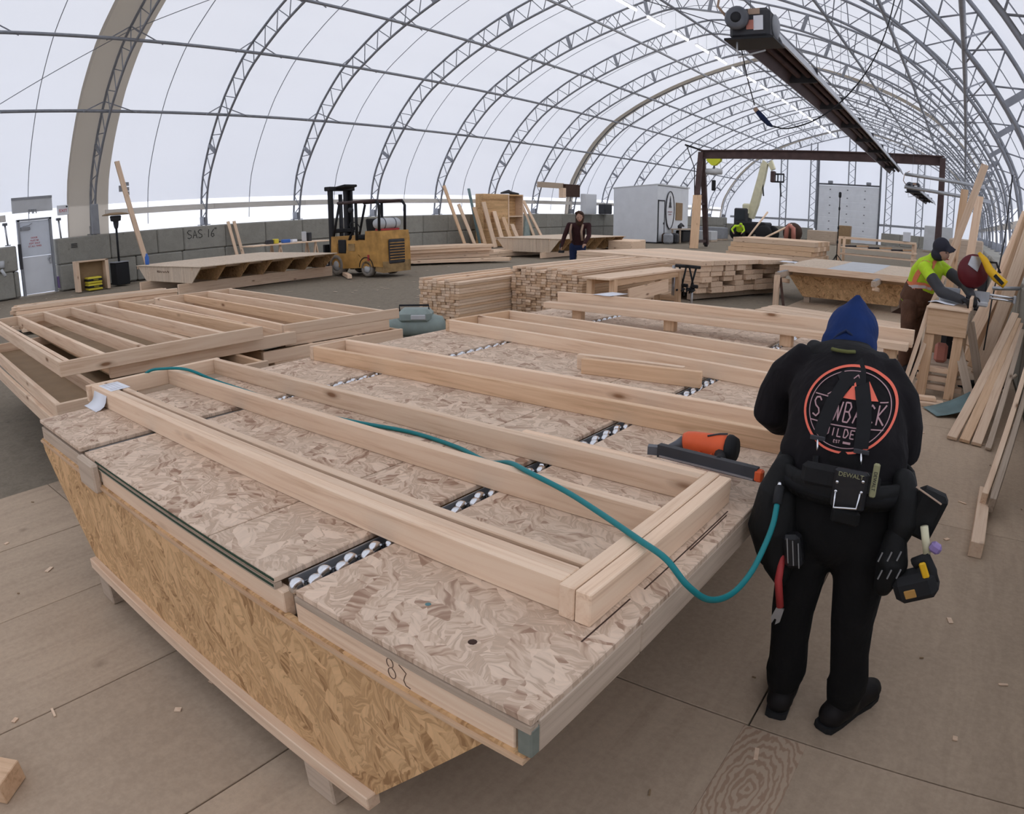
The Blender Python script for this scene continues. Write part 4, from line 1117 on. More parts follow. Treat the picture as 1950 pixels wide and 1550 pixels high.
# round dark fittings and posts on the wall crest to the right
sbx = thing('score_box', 'dark square box on a white bracket fixed to an arch left of the white shed', 'box', (-21.0, 34.4, 2.6))
MB().cbox((0, .2, .35), (.25, 1.6, .72), .02).build('screen', 'dark_wood', sbx)
MB().cbox((0, -.75, .2), (.3, .3, .55), .01).build('frame_edge', 'lumber', sbx)
MB().box((-.1, -1.8, .6), (.1, 2.6, .3)).build('arm', 'lumber_worn', sbx)
for (x, y, z, s, m, nm, lab) in ((-21.9, 38.2, 1.62, (.4, 1.4, 1.25), 'sign_white', 'white_cabinet', 'white cabinet on the block wall left of the shed'), (-21.9, 40.4, 1.62, (.5, 1.0, .65), 'charcoal', 'dark_tub', 'black tub on the block wall left of the shed')):
    tag(MB().cbox((0, 0, s[2] / 2), s, .04).build(nm, m, None, T(x, y, z)), lab, 'cabinet' if nm[0] == 'w' else 'tub')

# ------------------------------------------------------------------ yellow forklift (local +x is forward, origin on the ground at the rear near corner)
fk = thing('forklift', 'dirty yellow forklift with raised overhead guard and black mast in mid field', 'forklift', (-13.5, 12.66, 0), PI + .03)
# local y: 0 = near side, negative = far side   (forward is towards the left of the picture)
Wd = -1.12
def fp(name, mat, mb): return mb.build(name, mat, fk)
# chassis side profile in x-z, extruded across the width
def side_prism(poly, y0, y1):
    M = Matrix(((1, 0, 0, 0), (0, 0, 1, y0), (0, 1, 0, 0), (0, 0, 0, 1)))
    return MB().prism(poly, y1 - y0, M)
fp('counterweight', 'forklift_yellow', side_prism([(0, .28), (.02, 1.02), (.06, 1.24), (.62, 1.24), (.64, .98), (.96, .98), (.98, .60), (.90, .60), (.80, .50), (.70, .28)], Wd, 0))
fp('chassis', 'forklift_yellow', side_prism([(.70, .24), (.80, .50), (.98, .62), (2.02, .62), (2.02, .30), (1.6, .20)], Wd, 0))
fp('rear_bumper', 'forklift_dirty', side_prism([(-.01, .12), (-.01, .42), (.26, .42), (.30, .16)], Wd + .02, -.02))
fp('seat_deck', 'forklift_yellow', side_prism([(.96, .62), (.96, .99), (1.36, .99), (1.42, .62)], Wd, 0))
fp('cowl', 'forklift_yellow', side_prism([(1.80, .62), (1.80, .9), (1.90, 1.10), (2.02, 1.10), (2.06, .62)], Wd, 0))
fp('side_vent', 'forklift_dirty', MB().box((1.17, .006, .80), (.26, .02, .2)))
fp('grille', 'charcoal', MB().cbox((-.012, Wd / 2, .68), (.05, .62, .66), .03))
for i in range(7): fp('grille_bar', 'forklift_yellow', MB().box((-.045, Wd / 2, .46 + i * .075), (.02, .58, .022)))
fp('seat', 'black_rubber', MB().cbox((1.12, Wd / 2, 1.06), (.5, .5, .14), .03))
fp('seat_back', 'black_rubber', MB().cbox((.86, Wd / 2, 1.32), (.12, .48, .5), .03, ry=.12))
fp('steering_wheel', 'black', MB().path([(1.62 + .17 * math.cos(a) * .5, Wd / 2 + .18 * math.sin(a), 1.34 + .15 * math.cos(a)) for a in [2 * PI * k / 16 for k in range(16)]], .014, 6, closed=True))
fp('steering_column', 'black', MB().tube((1.86, Wd / 2, 1.0), (1.62, Wd / 2, 1.34), .03, 8))
for k, (x, z) in enumerate(((1.54, 1.16), (1.60, 1.10), (1.66, 1.06))): fp('lever', 'black', MB().tube((x + .1, -.3 - .08 * k, .95), (x, -.3 - .08 * k, z), .012, 6))
# overhead guard
for y in (-.06, Wd + .06):
    fp('guard_post', 'black', MB().path([(.14, y, 1.24), (.12, y, 1.92), (.20, y, 2.02), (.32, y, 2.05)], .04, 8))
    fp('guard_post', 'black', MB().path([(1.02, y, .95), (1.02, y, 2.02)], .045, 8))
    fp('guard_post', 'black', MB().path([(1.98, y, 1.1), (1.70, y, 1.98)], .038, 8))
    fp('guard_rail', 'brown_steel', MB().path([(.22, y, 2.05), (1.75, y, 2.03)], .045, 8))
for i in range(7): fp('guard_bar', 'brown_steel', MB().box((.3 + i * .22, Wd / 2, 2.06), (.03, -Wd - .1, .03)))
fp('work_lamp', 'charcoal', MB().lathe([(.03, 0), (.07, .04), (.075, .12)], 12, T(1.1, -.02, 1.82) @ R(PI / 2, 'Y')))
# gas bottle across the counterweight
fp('gas_bottle', 'pale_grey', MB().path([(.32, Wd + .10, 1.43), (.32, Wd + .14, 1.43), (.32, Wd + .22, 1.43), (.32, -.22, 1.43), (.32, -.12, 1.43), (.32, -.08, 1.43)], .16, 16, [.05, .12, .155, .155, .12, .05]))
for y in (-.35, -.75): fp('bottle_strap', 'steel_dark', MB().path([(.32 + .16 * math.cos(a), y, 1.43 + .16 * math.sin(a)) for a in [2 * PI * k / 18 for k in range(18)]], .012, 5, closed=True))
fp('bottle_cradle', 'red_paint', MB().box((.32, -.56, 1.27), (.24, .7, .05)))
# wheels
def wheel(name, x, y, r, w):
    prof = [(.05, -w / 2), (r * .62, -w / 2), (r * .9, -w / 2), (r, -w * .36), (r, w * .36), (r * .9, w / 2), (r * .62, w / 2), (r * .6, w * .3), (.05, w * .3)]
    t = MB().lathe(prof, 22, T(x, y, r) @ R(-PI / 2, 'X')).build(name, 'tyre_grey', fk)
    MB().lathe([(.02, 0), (r * .55, 0), (r * .5, .03), (.12 * r, .05)], 18, T(x, y + w * .30, r) @ R(-PI / 2, 'X')).build('hub', 'pale_grey', t)
wheel('rear_wheel', .62, -.10, .225, .2); wheel('rear_wheel', .62, Wd + .12, .225, .2)
wheel('front_wheel', 1.86, -.12, .30, .28); wheel('front_wheel', 1.86, Wd + .12, .30, .28)
fp('wheel_arch', 'black', MB().path([(.62 + .27 * math.cos(a), .005, .26 + .27 * math.sin(a)) for a in [PI * k / 10 for k in range(11)]], .014, 5))
# mast
for y in (-.18, Wd + .18):
    fp('mast_rail', 'black', MB().cbox((2.20, y, 1.30), (.16, .09, 2.42), .01))
    fp('mast_rail', 'charcoal', MB().cbox((2.30, y + (.09 if y < -.5 else -.09), 1.32), (.14, .08, 2.36), .01))
fp('mast_crosshead', 'black', MB().cbox((2.22, Wd / 2, 2.46), (.26, .98, .12), .02))
fp('mast_crosshead', 'black', MB().cbox((2.22, Wd / 2, 1.25), (.2, .78, .12), .02))
fp('lift_cylinder', 'charcoal', MB().tube((2.2, Wd / 2, .3), (2.2, Wd / 2, 2.3), .06, 10))
fp('guard_beak', 'black', MB().cbox((2.0, Wd / 2 + .0, 2.50), (.55, .5, .07), .02, ry=.12))
fp('fork_carriage', 'black', MB().cbox((2.44, Wd / 2, .62), (.08, 1.0, .5), .01))
for y in (-.3, Wd + .3): fp('fork', 'charcoal', MB().cbox((2.86, y, .20), (.8, .12, .045), .01).cbox((2.47, y, .42), (.05, .12, .5), .01))
fp('warning_label', 'sign_white', MB().box((2.12, -.128, .95), (.06, .006, .16)))
fp('battery_box', 'black', MB().cbox((1.60, -.03, .82), (.32, .05, .38), .02))
fp('red_reflector', 'red_paint', MB().box((.52, .008, .52), (.07, .012, .16)))

# ------------------------------------------------------------------ white site shed
sd = thing('site_shed', 'white sheet metal site shed with low sloping roof in mid hall', 'shed', (-16.72, 37.15, 0))
M = Matrix(((1, 0, 0, 0), (0, 0, -1, 0), (0, 1, 0, 0), (0, 0, 0, 1)))
MB().prism([(0, .05), (0, 3.36), (-2.85, 3.14), (-2.85, .05)], -.06, M).build('side_wall', 'white_paint', sd)
MB().bb((-.06, .06, .05), (0, 4.8, 3.34)).build('front_wall', 'white_paint', sd)
MB().bb((-2.85, .06, .05), (-2.79, 4.8, 3.12)).build('rear_wall', 'white_paint', sd)
MB().prism([(.06, 3.37), (.06, 3.45), (-2.92, 3.22), (-2.92, 3.14)], -4.9, M).build('roof', 'pale_grey', sd)
dr = MB().bb((0, .12, .1), (.03, .95, 2.45)).build('shed_door', 'white_paint', sd)
for a in ((0.0, .08, .1, .06, .12, 2.5), (0.0, .95, .1, .06, .99, 2.5), (0, .08, 2.45, .06, .99, 2.52)): MB().bb(a[:3], a[3:]).build('door_frame', 'charcoal', dr)
MB().cbox((.06, .85, 1.15), (.06, .06, .12), .01).build('door_handle', 'charcoal', dr)
# logo plaque: outlined upright oval with a pine-tree emblem
def oval_pts(n=32): return [(0.07, 1.75 + .62 * math.cos(2 * PI * k / n), 1.95 + 1.12 * math.sin(2 * PI * k / n)) for k in range(n)]
pq = MB().add([(.05, 1.75, 1.95)] + [(.05, p[1], p[2]) for p in oval_pts()], [(0, k + 1, (k + 1) % 32 + 1) for k in range(32)]).build('logo_plaque', 'sign_white', sd)
MB().path(oval_pts(), .025, 6, closed=True).build('plaque_rim', 'charcoal', pq)
MB().prism([(-.2, 0), (.2, 0), (.1, .2), (.14, .2), (.05, .42), (.08, .42), (0, .7), (-.08, .42), (-.05, .42), (-.14, .2), (-.1, .2)], .02, Matrix(((0, 0, 1, .06), (1, 0, 0, 1.75), (0, 1, 0, 2.1), (0, 0, 0, 1)))).build('emblem', 'charcoal', pq)
for k in range(2): MB().box((.07, 1.75, 1.85 - k * .16), (.01, .6 - .2 * k, .05)).build('emblem_line', 'logo_grey', pq)
MB().bb((0, 2.75, 1.35), (.05, 3.75, 2.42)).build('notice_board', 'brown_board', sd)
MB().bb((-2.86, -.04, 0), (.02, 4.85, .06)).build('floor_skid', 'charcoal', sd)
sbn = thing('shed_bench', 'cluttered bench with dark gear standing before the white shed', 'bench', (-16.1, 38.4, 0))
MB().cbox((0, 1.6, .82), (.7, 3.0, .06), .01).build('top', 'lumber_worn', sbn)
for y in (.2, 3.0): MB().box((.25, y, .4), (.09, .09, .8)).build('leg', 'lumber_worn', sbn); MB().box((-.25, y, .4), (.09, .09, .8)).build('leg', 'lumber_worn', sbn)
MB().cbox((0, 1.4, .4), (.5, 1.4, .7), .05).build('gear_bin', 'black', sbn)
tag(MB().path([(-16.0, 38.9, .87), (-16.0, 38.9, 1.0), (-16.0, 39.1, 1.12), (-15.9, 39.3, 1.0)], .1, 8, [.12, .14, .1, .05]).build('grinder', 'charcoal'), 'dark grinder on the bench before the white shed', 'tool')
for k in range(3):
    tag(MB().cbox((0, 0, .3), (.5, .5, .6), .1).build('rubble_sack', ('mid_grey', 'dark_wood', 'charcoal')[k], None, T(-16.0 - .3 * (k % 2), 37.2 + .45 * k, 0)), ('grey', 'brown', 'black')[k] + ' rubble sack at the shed door', 'sack')
for k, (x, y) in enumerate(((-13.1, 25.9), (-13.4, 27.0))):
    tag(MB().cbox((0, 0, .28), (1.1, .9, .56), .03).build('pale_bundle', 'lumber', None, T(x, y, 0)), ('nearer', 'farther')[k] + ' pale strapped bundle right of the trapezoid table', 'bundle')

# ------------------------------------------------------------------ brown gantry crane
gc = thing('gantry_crane', 'dark brown steel gantry crane spanning the hall in front of the far door', 'crane', (-13.3, 35.0, 0))
MB().cbox((6.06, 0, 4.90), (12.1, .10, .42), .01).build('beam_web', 'brown_steel', gc)
MB().box((6.06, 0, 5.10), (12.3, .32, .05)).build('top_flange', 'brown_steel', gc)
MB().box((6.06, 0, 4.70), (12.1, .32, .05)).build('bottom_flange', 'brown_steel', gc)
for x in (0.05, 12.15):
    for s in (-1, 1):
        board('leg', gc, (x, s * 1.05, .12), (x, s * .10, 5.0), .26, .2, (1, 0, 0), 'brown_steel')
        MB().lathe([(.03, -.07), (.13, -.07), (.13, .07), (.03, .07)], 14, T(x, s * 1.05, .13) @ R(PI / 2, 'Y')).build('castor', 'black', gc)
    MB().box((x, 0, .32), (.14, 2.1, .14)).build('foot_beam', 'brown_steel', gc)
    MB().box((x, 0, 2.3), (.1, 1.1, .12)).build('tie', 'brown_steel', gc)
MB().tube((-.9, 0, 5.42), (0.1, 0, 5.1), .05, 7).build('cable_arm', 'black', gc)
MB().path([(-.8, 0, 5.35), (-.55, 0, 4.7), (-.35, 0, 4.2), (-.3, 0, 2.6), (-.25, 0, 1.2)], .025, 6).build('festoon_cable', 'black', gc)
ho = thing('chain_hoist', 'grey chain hoist with yellow trolley hanging under the gantry beam at left', 'hoist', (-12.55, 35.0, 3.0))
MB().prism([(-.38, 0), (.38, 0), (.38, .1), (.1, .34), (-.1, .34), (-.38, .1)], .3, Matrix(((1, 0, 0, 0), (0, 0, -1, .15), (0, -1, 0, 1.66), (0, 0, 0, 1)))).build('trolley', 'crane_yellow', ho)
MB().tube((-.42, 0, 1.0), (.42, 0, 1.0), .16, 12).build('motor_body', 'pale_grey', ho)
MB().tube((0, 0, 1.3), (0, 0, 1.05), .05, 7).build('hook_link', 'steel_dark', ho)
MB().tube((0, 0, .85), (0, 0, .55), .01, 5).build('chain', 'steel_dark', ho)
MB().cbox((0, 0, .28), (.2, .14, .55), .03).build('pendant', 'black', ho)
tag(board('upright_plank', None, (-12.95, 33.45, 0), (-13.0, 33.85, 2.72), .05, .46, (0, 1, .1), 'lumber_gold'), 'broad upright board leaning on the left gantry leg', 'board')

# ------------------------------------------------------------------ telehandler with raised boom
th = thing('telehandler', 'cream boom telehandler with raised fork carriage behind the gantry', 'telehandler', (-14.6, 50.0, 0))
MB().path([(-.45, 0, 1.7), (-.1, 0, 2.7), (.35, 0, 4.6), (.55, 0, 5.6)], .4, 4, [.42, .40, .36, .33]).build('boom', 'boom_cream', th)
MB().path([(.45, 0, 5.1), (.62, 0, 5.75), (.95, 0, 5.75), (1.2, 0, 5.2)], .24, 4, [.3, .32, .28, .22]).build('boom_head', 'boom_cream', th)
MB().cbox((-.65, -.3, 2.3), (.5, .5, .8), .1).build('lift_link', 'boom_cream', th)
MB().cbox((-.95, 0, 1.7), (1.0, 1.4, 1.3), .08).build('cab', 'charcoal', th)
MB().box((-.98, -.72, 1.85), (.7, .02, .7)).build('cab_glass', 'glass_dark', th)
MB().cbox((-.1, 0, .95), (2.2, 2.0, .9), .1).build('chassis', 'black', th)
for x in (-1.0, .95):
    for y in (-1.0, 1.0): MB().lathe([(.1, -.2), (.5, -.2), (.6, -.1), (.6, .1), (.5, .2), (.1, .2)], 18, T(x, y, .6) @ R(PI / 2, 'X')).build('wheel', 'black_rubber', th)
MB().cbox((1.55, 0, 4.9), (.9, .1, .12), .01).cbox((1.55, 0, 4.35), (.9, .1, .12), .01).build('carriage_bar', 'charcoal', th)
for x in (1.12, 1.55, 1.98): MB().box((x, 0, 4.62), (.08, .1, .6)).build('carriage_post', 'charcoal', th)
MB().cbox((1.2, 0, 4.7), (.3, .5, .8), .04).build('tilt_bracket', 'brown_steel', th)
for x in (.45, 1.75): MB().path([(x, -.08, 4.3), (x + .04, -.1, 3.9), (x + .14, -.2, 3.3)], .06, 4).build('fork', 'charcoal', th)
tag(MB().lathe([(.15, 0), (.6, .15), (.75, .6), (.6, 1.05), (.15, 1.2)], 18, T(-12.2, 52.3, .75) @ R(PI / 2, 'X')).build('brown_tank', 'dark_wood'), 'round brown tank behind the far worker', 'tank')
tag(MB().path([(-11.9, 48.5, .35), (-11.85, 48.5, 1.1), (-11.7, 48.5, 1.3), (-11.4, 48.5, 1.1), (-11.35, 48.5, .35)], .16, 8).build('pink_hose', 'pink_hose'), 'thick pink hose loop hung behind the stacked beams', 'hose')
tag(MB().tube((-13.5, 47, .1), (-11.6, 48.8, 1.35), .07, 6).build('pale_pole', 'lumber'), 'pale pole leaning towards the pink hose', 'pole')
tag(MB().tube((-13.3, 43.0, .02), (-12.2, 44.5, 2.1), .06, 6).build('pale_pole', 'lumber'), 'long pale pole crossing in front of the telehandler', 'pole')
for k, (x, y, s, m, lab) in enumerate(((-10.6, 55, (2.2, 1, 1.0), 'lumber_worn', 'grey crate near the far door, left part'), (-9.0, 56, (.9, .8, 1.5), 'brown_board', 'dark brown crate near the far door'), (-16.5, 44, (1.8, 1.2, .7), 'pale_grey', 'pale pallet load left of the telehandler'), (-17.2, 48, (2.0, 1.2, .9), 'mid_grey', 'grey pallet load behind the left gantry leg'), (-1.9, 58, (2.2, 1, 2.0), 'pale_grey', 'pale grey locker right of the far door'))):
    t = thing('crate', lab, 'crate', (x, y, 0))
    MB().cbox((0, 0, s[2] / 2 + .05), (s[0], s[1], s[2] - .1), .03).build('body', m, t)
    MB().box((0, 0, .05), (s[0], s[1], .1)).build('pallet', 'lumber_worn', t)

# ------------------------------------------------------------------ radiant tube heaters under the roof
def tube_heater(label, p0, p1, big=True):
    a = Vector(p0); b = Vector(p1); L = (b - a).length
    t = bpy.data.objects.new('radiant_heater', None); COL.objects.link(t); t.empty_display_size = .1
    t.matrix_world = frame_M(a, b - a, (0, 0, 1)); tag(t, label, 'heater', 'radiant tube heaters')
    # local x along the tube, y to the left, z up
    prof = [(-.30, -.14), (-.32, -.13), (-.20, .10), (-.08, .17), (.08, .17), (.20, .10), (.32, -.13), (.30, -.14), (.19, .085), (.07, .15), (-.07, .15), (-.19, .085)]
    n = max(2, int(L / 2.9))
    for i in range(n):
        x0 = .55 + (L - .55) * i / n; x1 = .55 + (L - .55) * (i + 1) / n
        M = Matrix(((0, 0, 1, x0), (1, 0, 0, 0), (0, 1, 0, 0), (0, 0, 0, 1)))
        MB().prism(prof, x1 - x0 - .015, M).build('reflector', 'galv', t)
        if i: MB().box((x0, 0, .0), (.05, .5, .26)).build('hanger_frame', 'charcoal', t)
    lin = [(-.298, -.136), (-.188, .083), (-.07, .146), (.07, .146), (.188, .083), (.298, -.136), (.288, -.136), (.18, .078), (.066, .138), (-.066, .138), (-.18, .078), (-.288, -.136)]
    MB().prism(lin, L - .6, Matrix(((0, 0, 1, .56), (1, 0, 0, 0), (0, 1, 0, 0), (0, 0, 0, 1)))).build('reflector_liner', 'brown_steel', t)
    for y in (-.09, .09):
        MB().tube((.5, y, .0), (L - .1, y, .0), .05, 10).build('burner_tube', 'brown_steel', t)
    MB().cbox((.27, 0, .03), (.56, .56, .42), .05).build('burner_box', 'charcoal', t)
    MB().box((.27, 0, -.185), (.62, .68, .03)).build('drip_tray', 'black', t)
    MB().lathe([(.05, 0), (.13, 0), (.165, .02), (.165, .07), (.13, .10)], 20, T(-.02, .15, .09) @ R(-PI / 2, 'Y')).build('blower_housing', 'steel_dark', t)
    MB().lathe([(.03, .0), (.075, .0), (.075, .02)], 14, T(-.125, .15, .09) @ R(PI / 2, 'Y')).build('air_inlet', 'black', t)
    MB().lathe([(.04, 0), (.17, 0), (.17, .02), (.1, .05)], 20, T(.28, -.28, .03) @ R(PI / 2, 'X')).build('fan_cover', 'mid_grey', t)
    MB().box((-.015, -.13, .02), (.012, .13, .2)).build('rating_label', 'paper', t)
    MB().box((-.015, -.02, .0), (.012, .11, .13)).build('warning_label', 'pink_hose', t)
    MB().box((-.015, -.07, .18), (.012, .16, .08)).build('warning_label', 'tan_strap', t)
    MB().path([(.10, .2, -.2), (.10, .2, -.30), (.16, .2, -.40), (.16, -.18, -.32)], .012, 6).build('bracket', 'pale_grey', t)
    for i in range(4):
        x = .4 + i * (L - 1) / 3
        MB().path([(x, .1, .18), (x, .02, 4.0 if i else 3.6)], .006, 4).build('hanging_chain', 'steel_dark', t)
    MB().path([(.1, .3, .1), (.0, .44, .3), (.05, .40, .6), (.2, .2, .75)], .018, 6).build('gas_line', 'tan_strap', t)
    return t
tube_heater('long black radiant tube heater hanging across the upper right', (-2.82, 9.2, 4.26), (-3.08, 32.7, 4.12))
tube_heater('short far radiant heater hanging beside the right gantry post', (-2.35, 33.0, 3.45), (-2.1, 46.0, 3.35))
for z0, z1, x, lab in ((3.85, 3.52, 1.25, 'upper white flue pipe running right from the long heater'), (3.32, 3.0, 1.15, 'lower white flue pipe running right from the far heater')):
    tag(MB().tube((-2.55, 31.0, z0 + .05), (x, 30.6, z1), .075, 10).build('flue_pipe', 'galv'), lab, 'pipe', 'flue pipes')
tag(MB().path(smooth_path([(-3.15, 9.9, 4.1), (-3.12, 10.1, 3.7), (-3.10, 10.4, 3.36)]), .009, 5).build('hanging_cord', 'charcoal'), 'thin cord hanging from the heater down to the plug', 'cord')
pl = thing('extension_plug', 'yellow and blue cable plug hanging in mid air under the heater', 'plug', (-3.02, 10.45, 3.2))
MB().tube((-.09, 0, .12), (-.05, 0, .07), .035, 10).build('collar', 'tan_strap', pl)
MB().path([(-.05, 0, .07), (.03, 0, -.02), (.13, 0, -.12), (.19, 0, -.16)], .03, 10, [.036, .045, .036, .014]).build('plug_body', 'jeans', pl)
tag(MB().path(smooth_path([(-2.83, 10.45, 3.05), (-2.6, 10.5, 3.02), (-2.2, 10.55, 3.16), (-1.8, 10.6, 3.47), (-1.45, 10.7, 3.95), (-1.2, 10.9, 4.6), (-1.0, 11.2, 5.6)]), .011, 6).build('drop_cable', 'black'), 'black cable looping from the plug up to the right side arch', 'cable')
tag(MB().path([(-10.9, 22.5, 9.4), (-9.6, 25.0, 9.2), (-7.6, 27.5, 8.8)], .02, 5).build('ridge_cable', 'steel_dark'), 'dark cable slung below the ridge left of the heater', 'cable')

# ------------------------------------------------------------------ right hand side: table, lumber, saw bench
t4 = thing('outrigger_table', 'framing table with strand board side and two outriggers, left of the saw worker', 'table', (-3.5, 13.9, 0))
for i in range(3): MB().cbox((.47 + i * .93, 1.75, .735), (.925, 3.5, .03), .004).build('deck_sheet', ('osb_table', 'pale_grey', 'osb_table')[i], t4)
board('front_beam', t4, (0, 0, .69), (2.8, 0, .69), .12, .05, mat='lumber')
MB().prism([(.05, .6), (2.75, .6), (2.35, .12), (.42, .12)], .02, Matrix(((1, 0, 0, 0), (0, 0, -1, .42), (0, 1, 0, 0), (0, 0, 0, 1)))).build('side_panel', 'osb_side', t4)
MB().prism([(.05, .6), (2.75, .6), (2.35, .12), (.42, .12)], .02, Matrix(((1, 0, 0, 0), (0, 0, -1, 3.3), (0, 1, 0, 0), (0, 0, 0, 1)))).build('side_panel', 'osb_side', t4)
board('under_rail', t4, (.1, .38, .585), (2.72, .38, .585), .07, .09, mat='lumber_gold')
for x in (.15, 1.98):
    board('outrigger', t4, (x, -.75, .60), (x, .4, .60), .10, .09, mat='lumber_worn')
    board('outrigger_web', t4, (x, -.70, .52), (x, .2, .42), .08, .05, mat='lumber')
MB().box((.15, -.25, .655), (.07, .8, .012)).build('steel_strip', 'mid_grey', t4)
MB().box((1.98, -.25, .655), (.07, .8, .012)).build('steel_strip', 'mid_grey', t4)
board('prop_leg', t4, (.15, -.75, .0), (.15, -.75, .60), .10, .09, (1, 0, 0), 'lumber')
board('prop_brace', t4, (.16, -.55, .55), (.42, -1.15, .0), .05, .04, (1, 0, 0), 'dark_wood')
for x in (.5, 2.3):
    for y in (.5, 3.2): MB().box((x, y, .06), (.12, .12, .12)).build('foot_block', 'lumber_worn', t4)
MB().prism([(0, 0), (.5, .35), (.5, 0)], .05, Matrix(((1, 0, 0, 2.25), (0, 0, -1, .4), (0, 1, 0, .0), (0, 0, 0, 1)))).build('dark_gusset', 'dark_wood', t4)
tag(sheet('paper_plan', [(-.1, .004), (0, .006), (.12, .004), (.22, .005), (.26, -.05)], .5, T(-3.62, 14.7, .76) @ R(.1), 'paper'), 'white drawing sheet on the corner of the outrigger table', 'paper')
# low lumber pile before it
rp = random.Random(31)
for lay in range(4):
    for i in range(9 - lay):
        y0 = 9.15 + i * .30 + lay * .14
        p = (-3.3 + .06 * i + rp.uniform(-.1, .1), y0 + .55, .03 + lay * .05); q = (-.72 - .02 * i + rp.uniform(-.05, .12), y0 + .05, .03 + lay * .05)
        o = board('floor_plank', None, p, q, .046, .27, (0, 0, 1), 'lumber' if rp.random() < .8 else 'lumber_gold'); tag(o, '%s plank from the front, %s layer up, in the floor pile before the outrigger table' % (NTH[i], NTH[lay]), 'board', 'floor planks before the outrigger table')
# stack of beams behind, right of the gantry leg
for lay in range(4):
    for i in range(7):
        p = (-9.5 + .1 * lay, 28.6 + i * .42, .14 + lay * .2); q = (-5.6 - .12 * (lay == 1), 27.6 + i * .42 + .4, .14 + lay * .2)
        o = board('stacked_beam', None, p, q, .19, .4, (0, 0, 1), 'lumber_gold' if (lay + i) % 3 else 'lumber'); tag(o, '%s beam from the front, %s layer up, in the stack before the far door' % (NTH[i], NTH[lay]), 'beam', 'stacked beams before the far door')
for k, x in enumerate((-9.0, -7.5, -6.0)):
    tag(MB().box((x, 29.6, .02), (.1, 3.2, .04)).build('bearer', 'dark_wood'), ('left', 'middle', 'right')[k] + ' bearer under the stacked beams before the far door', 'bearer')
t5 = thing('open_frame_table', 'open timber frame table loaded with offcuts near the far door', 'table', (-5.2, 31.0, 0))
board('top_beam', t5, (0, 0, 1.05), (3.3, -.4, 1.05), .1, .3, mat='lumber')
for x in (.05, 3.2):
    for y in (-.3, 1.0): board('leg', t5, (x, y, 0), (x, y, 1.0), .12, .12, (0, 1, 0), 'lumber')
for z in (.35, .62): board('shelf', t5, (0, .3, z), (3.3, .0, z), .05, .9, mat='lumber')
for k in range(6):
    x = -4.9 + k * .5
    tag(board('offcut', None, (x, 30.9 - .05 * k, .70 + .04 * (k % 2)), (x + .45, 31.2 - .05 * k, .72 + .04 * (k % 2)), .07, .12, mat='lumber_gold' if k % 2 else 'charcoal'), ['first', 'second', 'third', 'fourth', 'fifth', 'sixth'][k] + ' offcut from the left in the open frame table near the far door', 'offcut', 'offcuts in the frame table')
tag(MB().cbox((0, 0, .2), (.3, .3, .4), .02).build('white_block', 'sign_white', None, T(-2.3, 30.6, 1.101)), 'white block on the open frame table near the far door', 'block')
lp = thing('laser_pole', 'thin black laser pole on a tripod base in front of the far door', 'pole', (-5.15, 30.2, 0))
MB().tube((0, 0, .1), (0, 0, 2.9), .022, 8).build('pole', 'black', lp)
for z in (.8, 1.4, 2.2): MB().tube((0, 0, z), (0, 0, z + .12), .04, 8).build('clamp', 'black', lp)
MB().lathe([(.04, 2.72), (.06, 2.76), (.06, 2.92), (.03, 2.96)], 10).build('head', 'black', lp)
for k in range(3): MB().tube((0, 0, .35), (.3 * math.cos(k * 2.1), .3 * math.sin(k * 2.1), 0.01), .018, 6).build('foot', 'black', lp)

# mitre saw stand
ss = thing('saw_stand', 'timber mitre saw stand with boxed top and splayed legs at right', 'saw stand', (-.26, 7.33, 0), -.05)
MB().cbox((.19, .02, .77), (.40, .04, .26), .004).build('front_board', 'lumber_gold', ss)
for x in (.015, .375): board('side_board', ss, (x, .04, .78), (x, 1.6, .78), .22, .036, mat='lumber_worn')
MB().cbox((.19, .52, .905), (.43, 1.1, .022), .004).build('top_panel', 'lumber', ss)
MB().cbox((.19, 1.32, .905), (.43, .5, .022), .004).build('top_panel', 'pale_grey', ss)
board('back_strip', ss, (.40, .05, .97), (.40, 1.5, .97), .12, .03, mat='lumber')
for x, dx in ((.03, -.02), (.32, -.02)):
    board('leg', ss, (x + dx, .04, 0), (x, .06, .70), .10, .06, (1, 0, 0), 'lumber_gold')
    board('leg', ss, (x + dx, 1.5, 0), (x, 1.45, .70), .10, .06, (1, 0, 0), 'lumber_gold')
board('side_brace', ss, (.55, -.08, .0), (.30, .10, .60), .09, .04, (1, 0, 0), 'lumber_worn')
board('side_brace', ss, (.62, .55, .0), (.40, .5, .75), .09, .04, (1, 0, 0), 'lumber_worn')
for z in (.09, .18, .27):
    board('lower_shelf', ss, (-.06, .12, z), (.42, .14, z), .05, .10, mat='lumber')
for k in range(2):
    tag(board('leaning_stick', None, (-.44 + .05 * k, 7.15, .0), (-.27 + .02 * k, 7.42, .90 - .28 * k), .05, .045, (0, 1, 0), 'lumber'), ('longer', 'shorter')[k] + ' stick leaning at the left of the saw stand', 'stick')
tag(MB().cbox((0, 0, .1), (.14, .12, .2), .03).build('red_can', 'pink_hose', None, T(-.10, 7.75, .30)), 'reddish can standing on the saw stand shelf', 'can')
tag(MB().cbox((0, 0, .16), (.2, .3, .32), .06).build('tool_bag', 'black', None, T(-.02, 8.1, .30)), 'black tool bag under the saw stand', 'bag')
sv = thing('shelf_plate', 'lower plank shelf of the saw stand', 'shelf', (-.05, 7.95, 0)); MB().box((0, 0, .285), (.4, .7, .025)).build('plate', 'lumber_worn', sv); MB().box((-.15, -.2, .136), (.06, .06, .272)).build('post', 'lumber_worn', sv); MB().box((.15, .25, .136), (.06, .06, .272)).build('post', 'lumber_worn', sv)

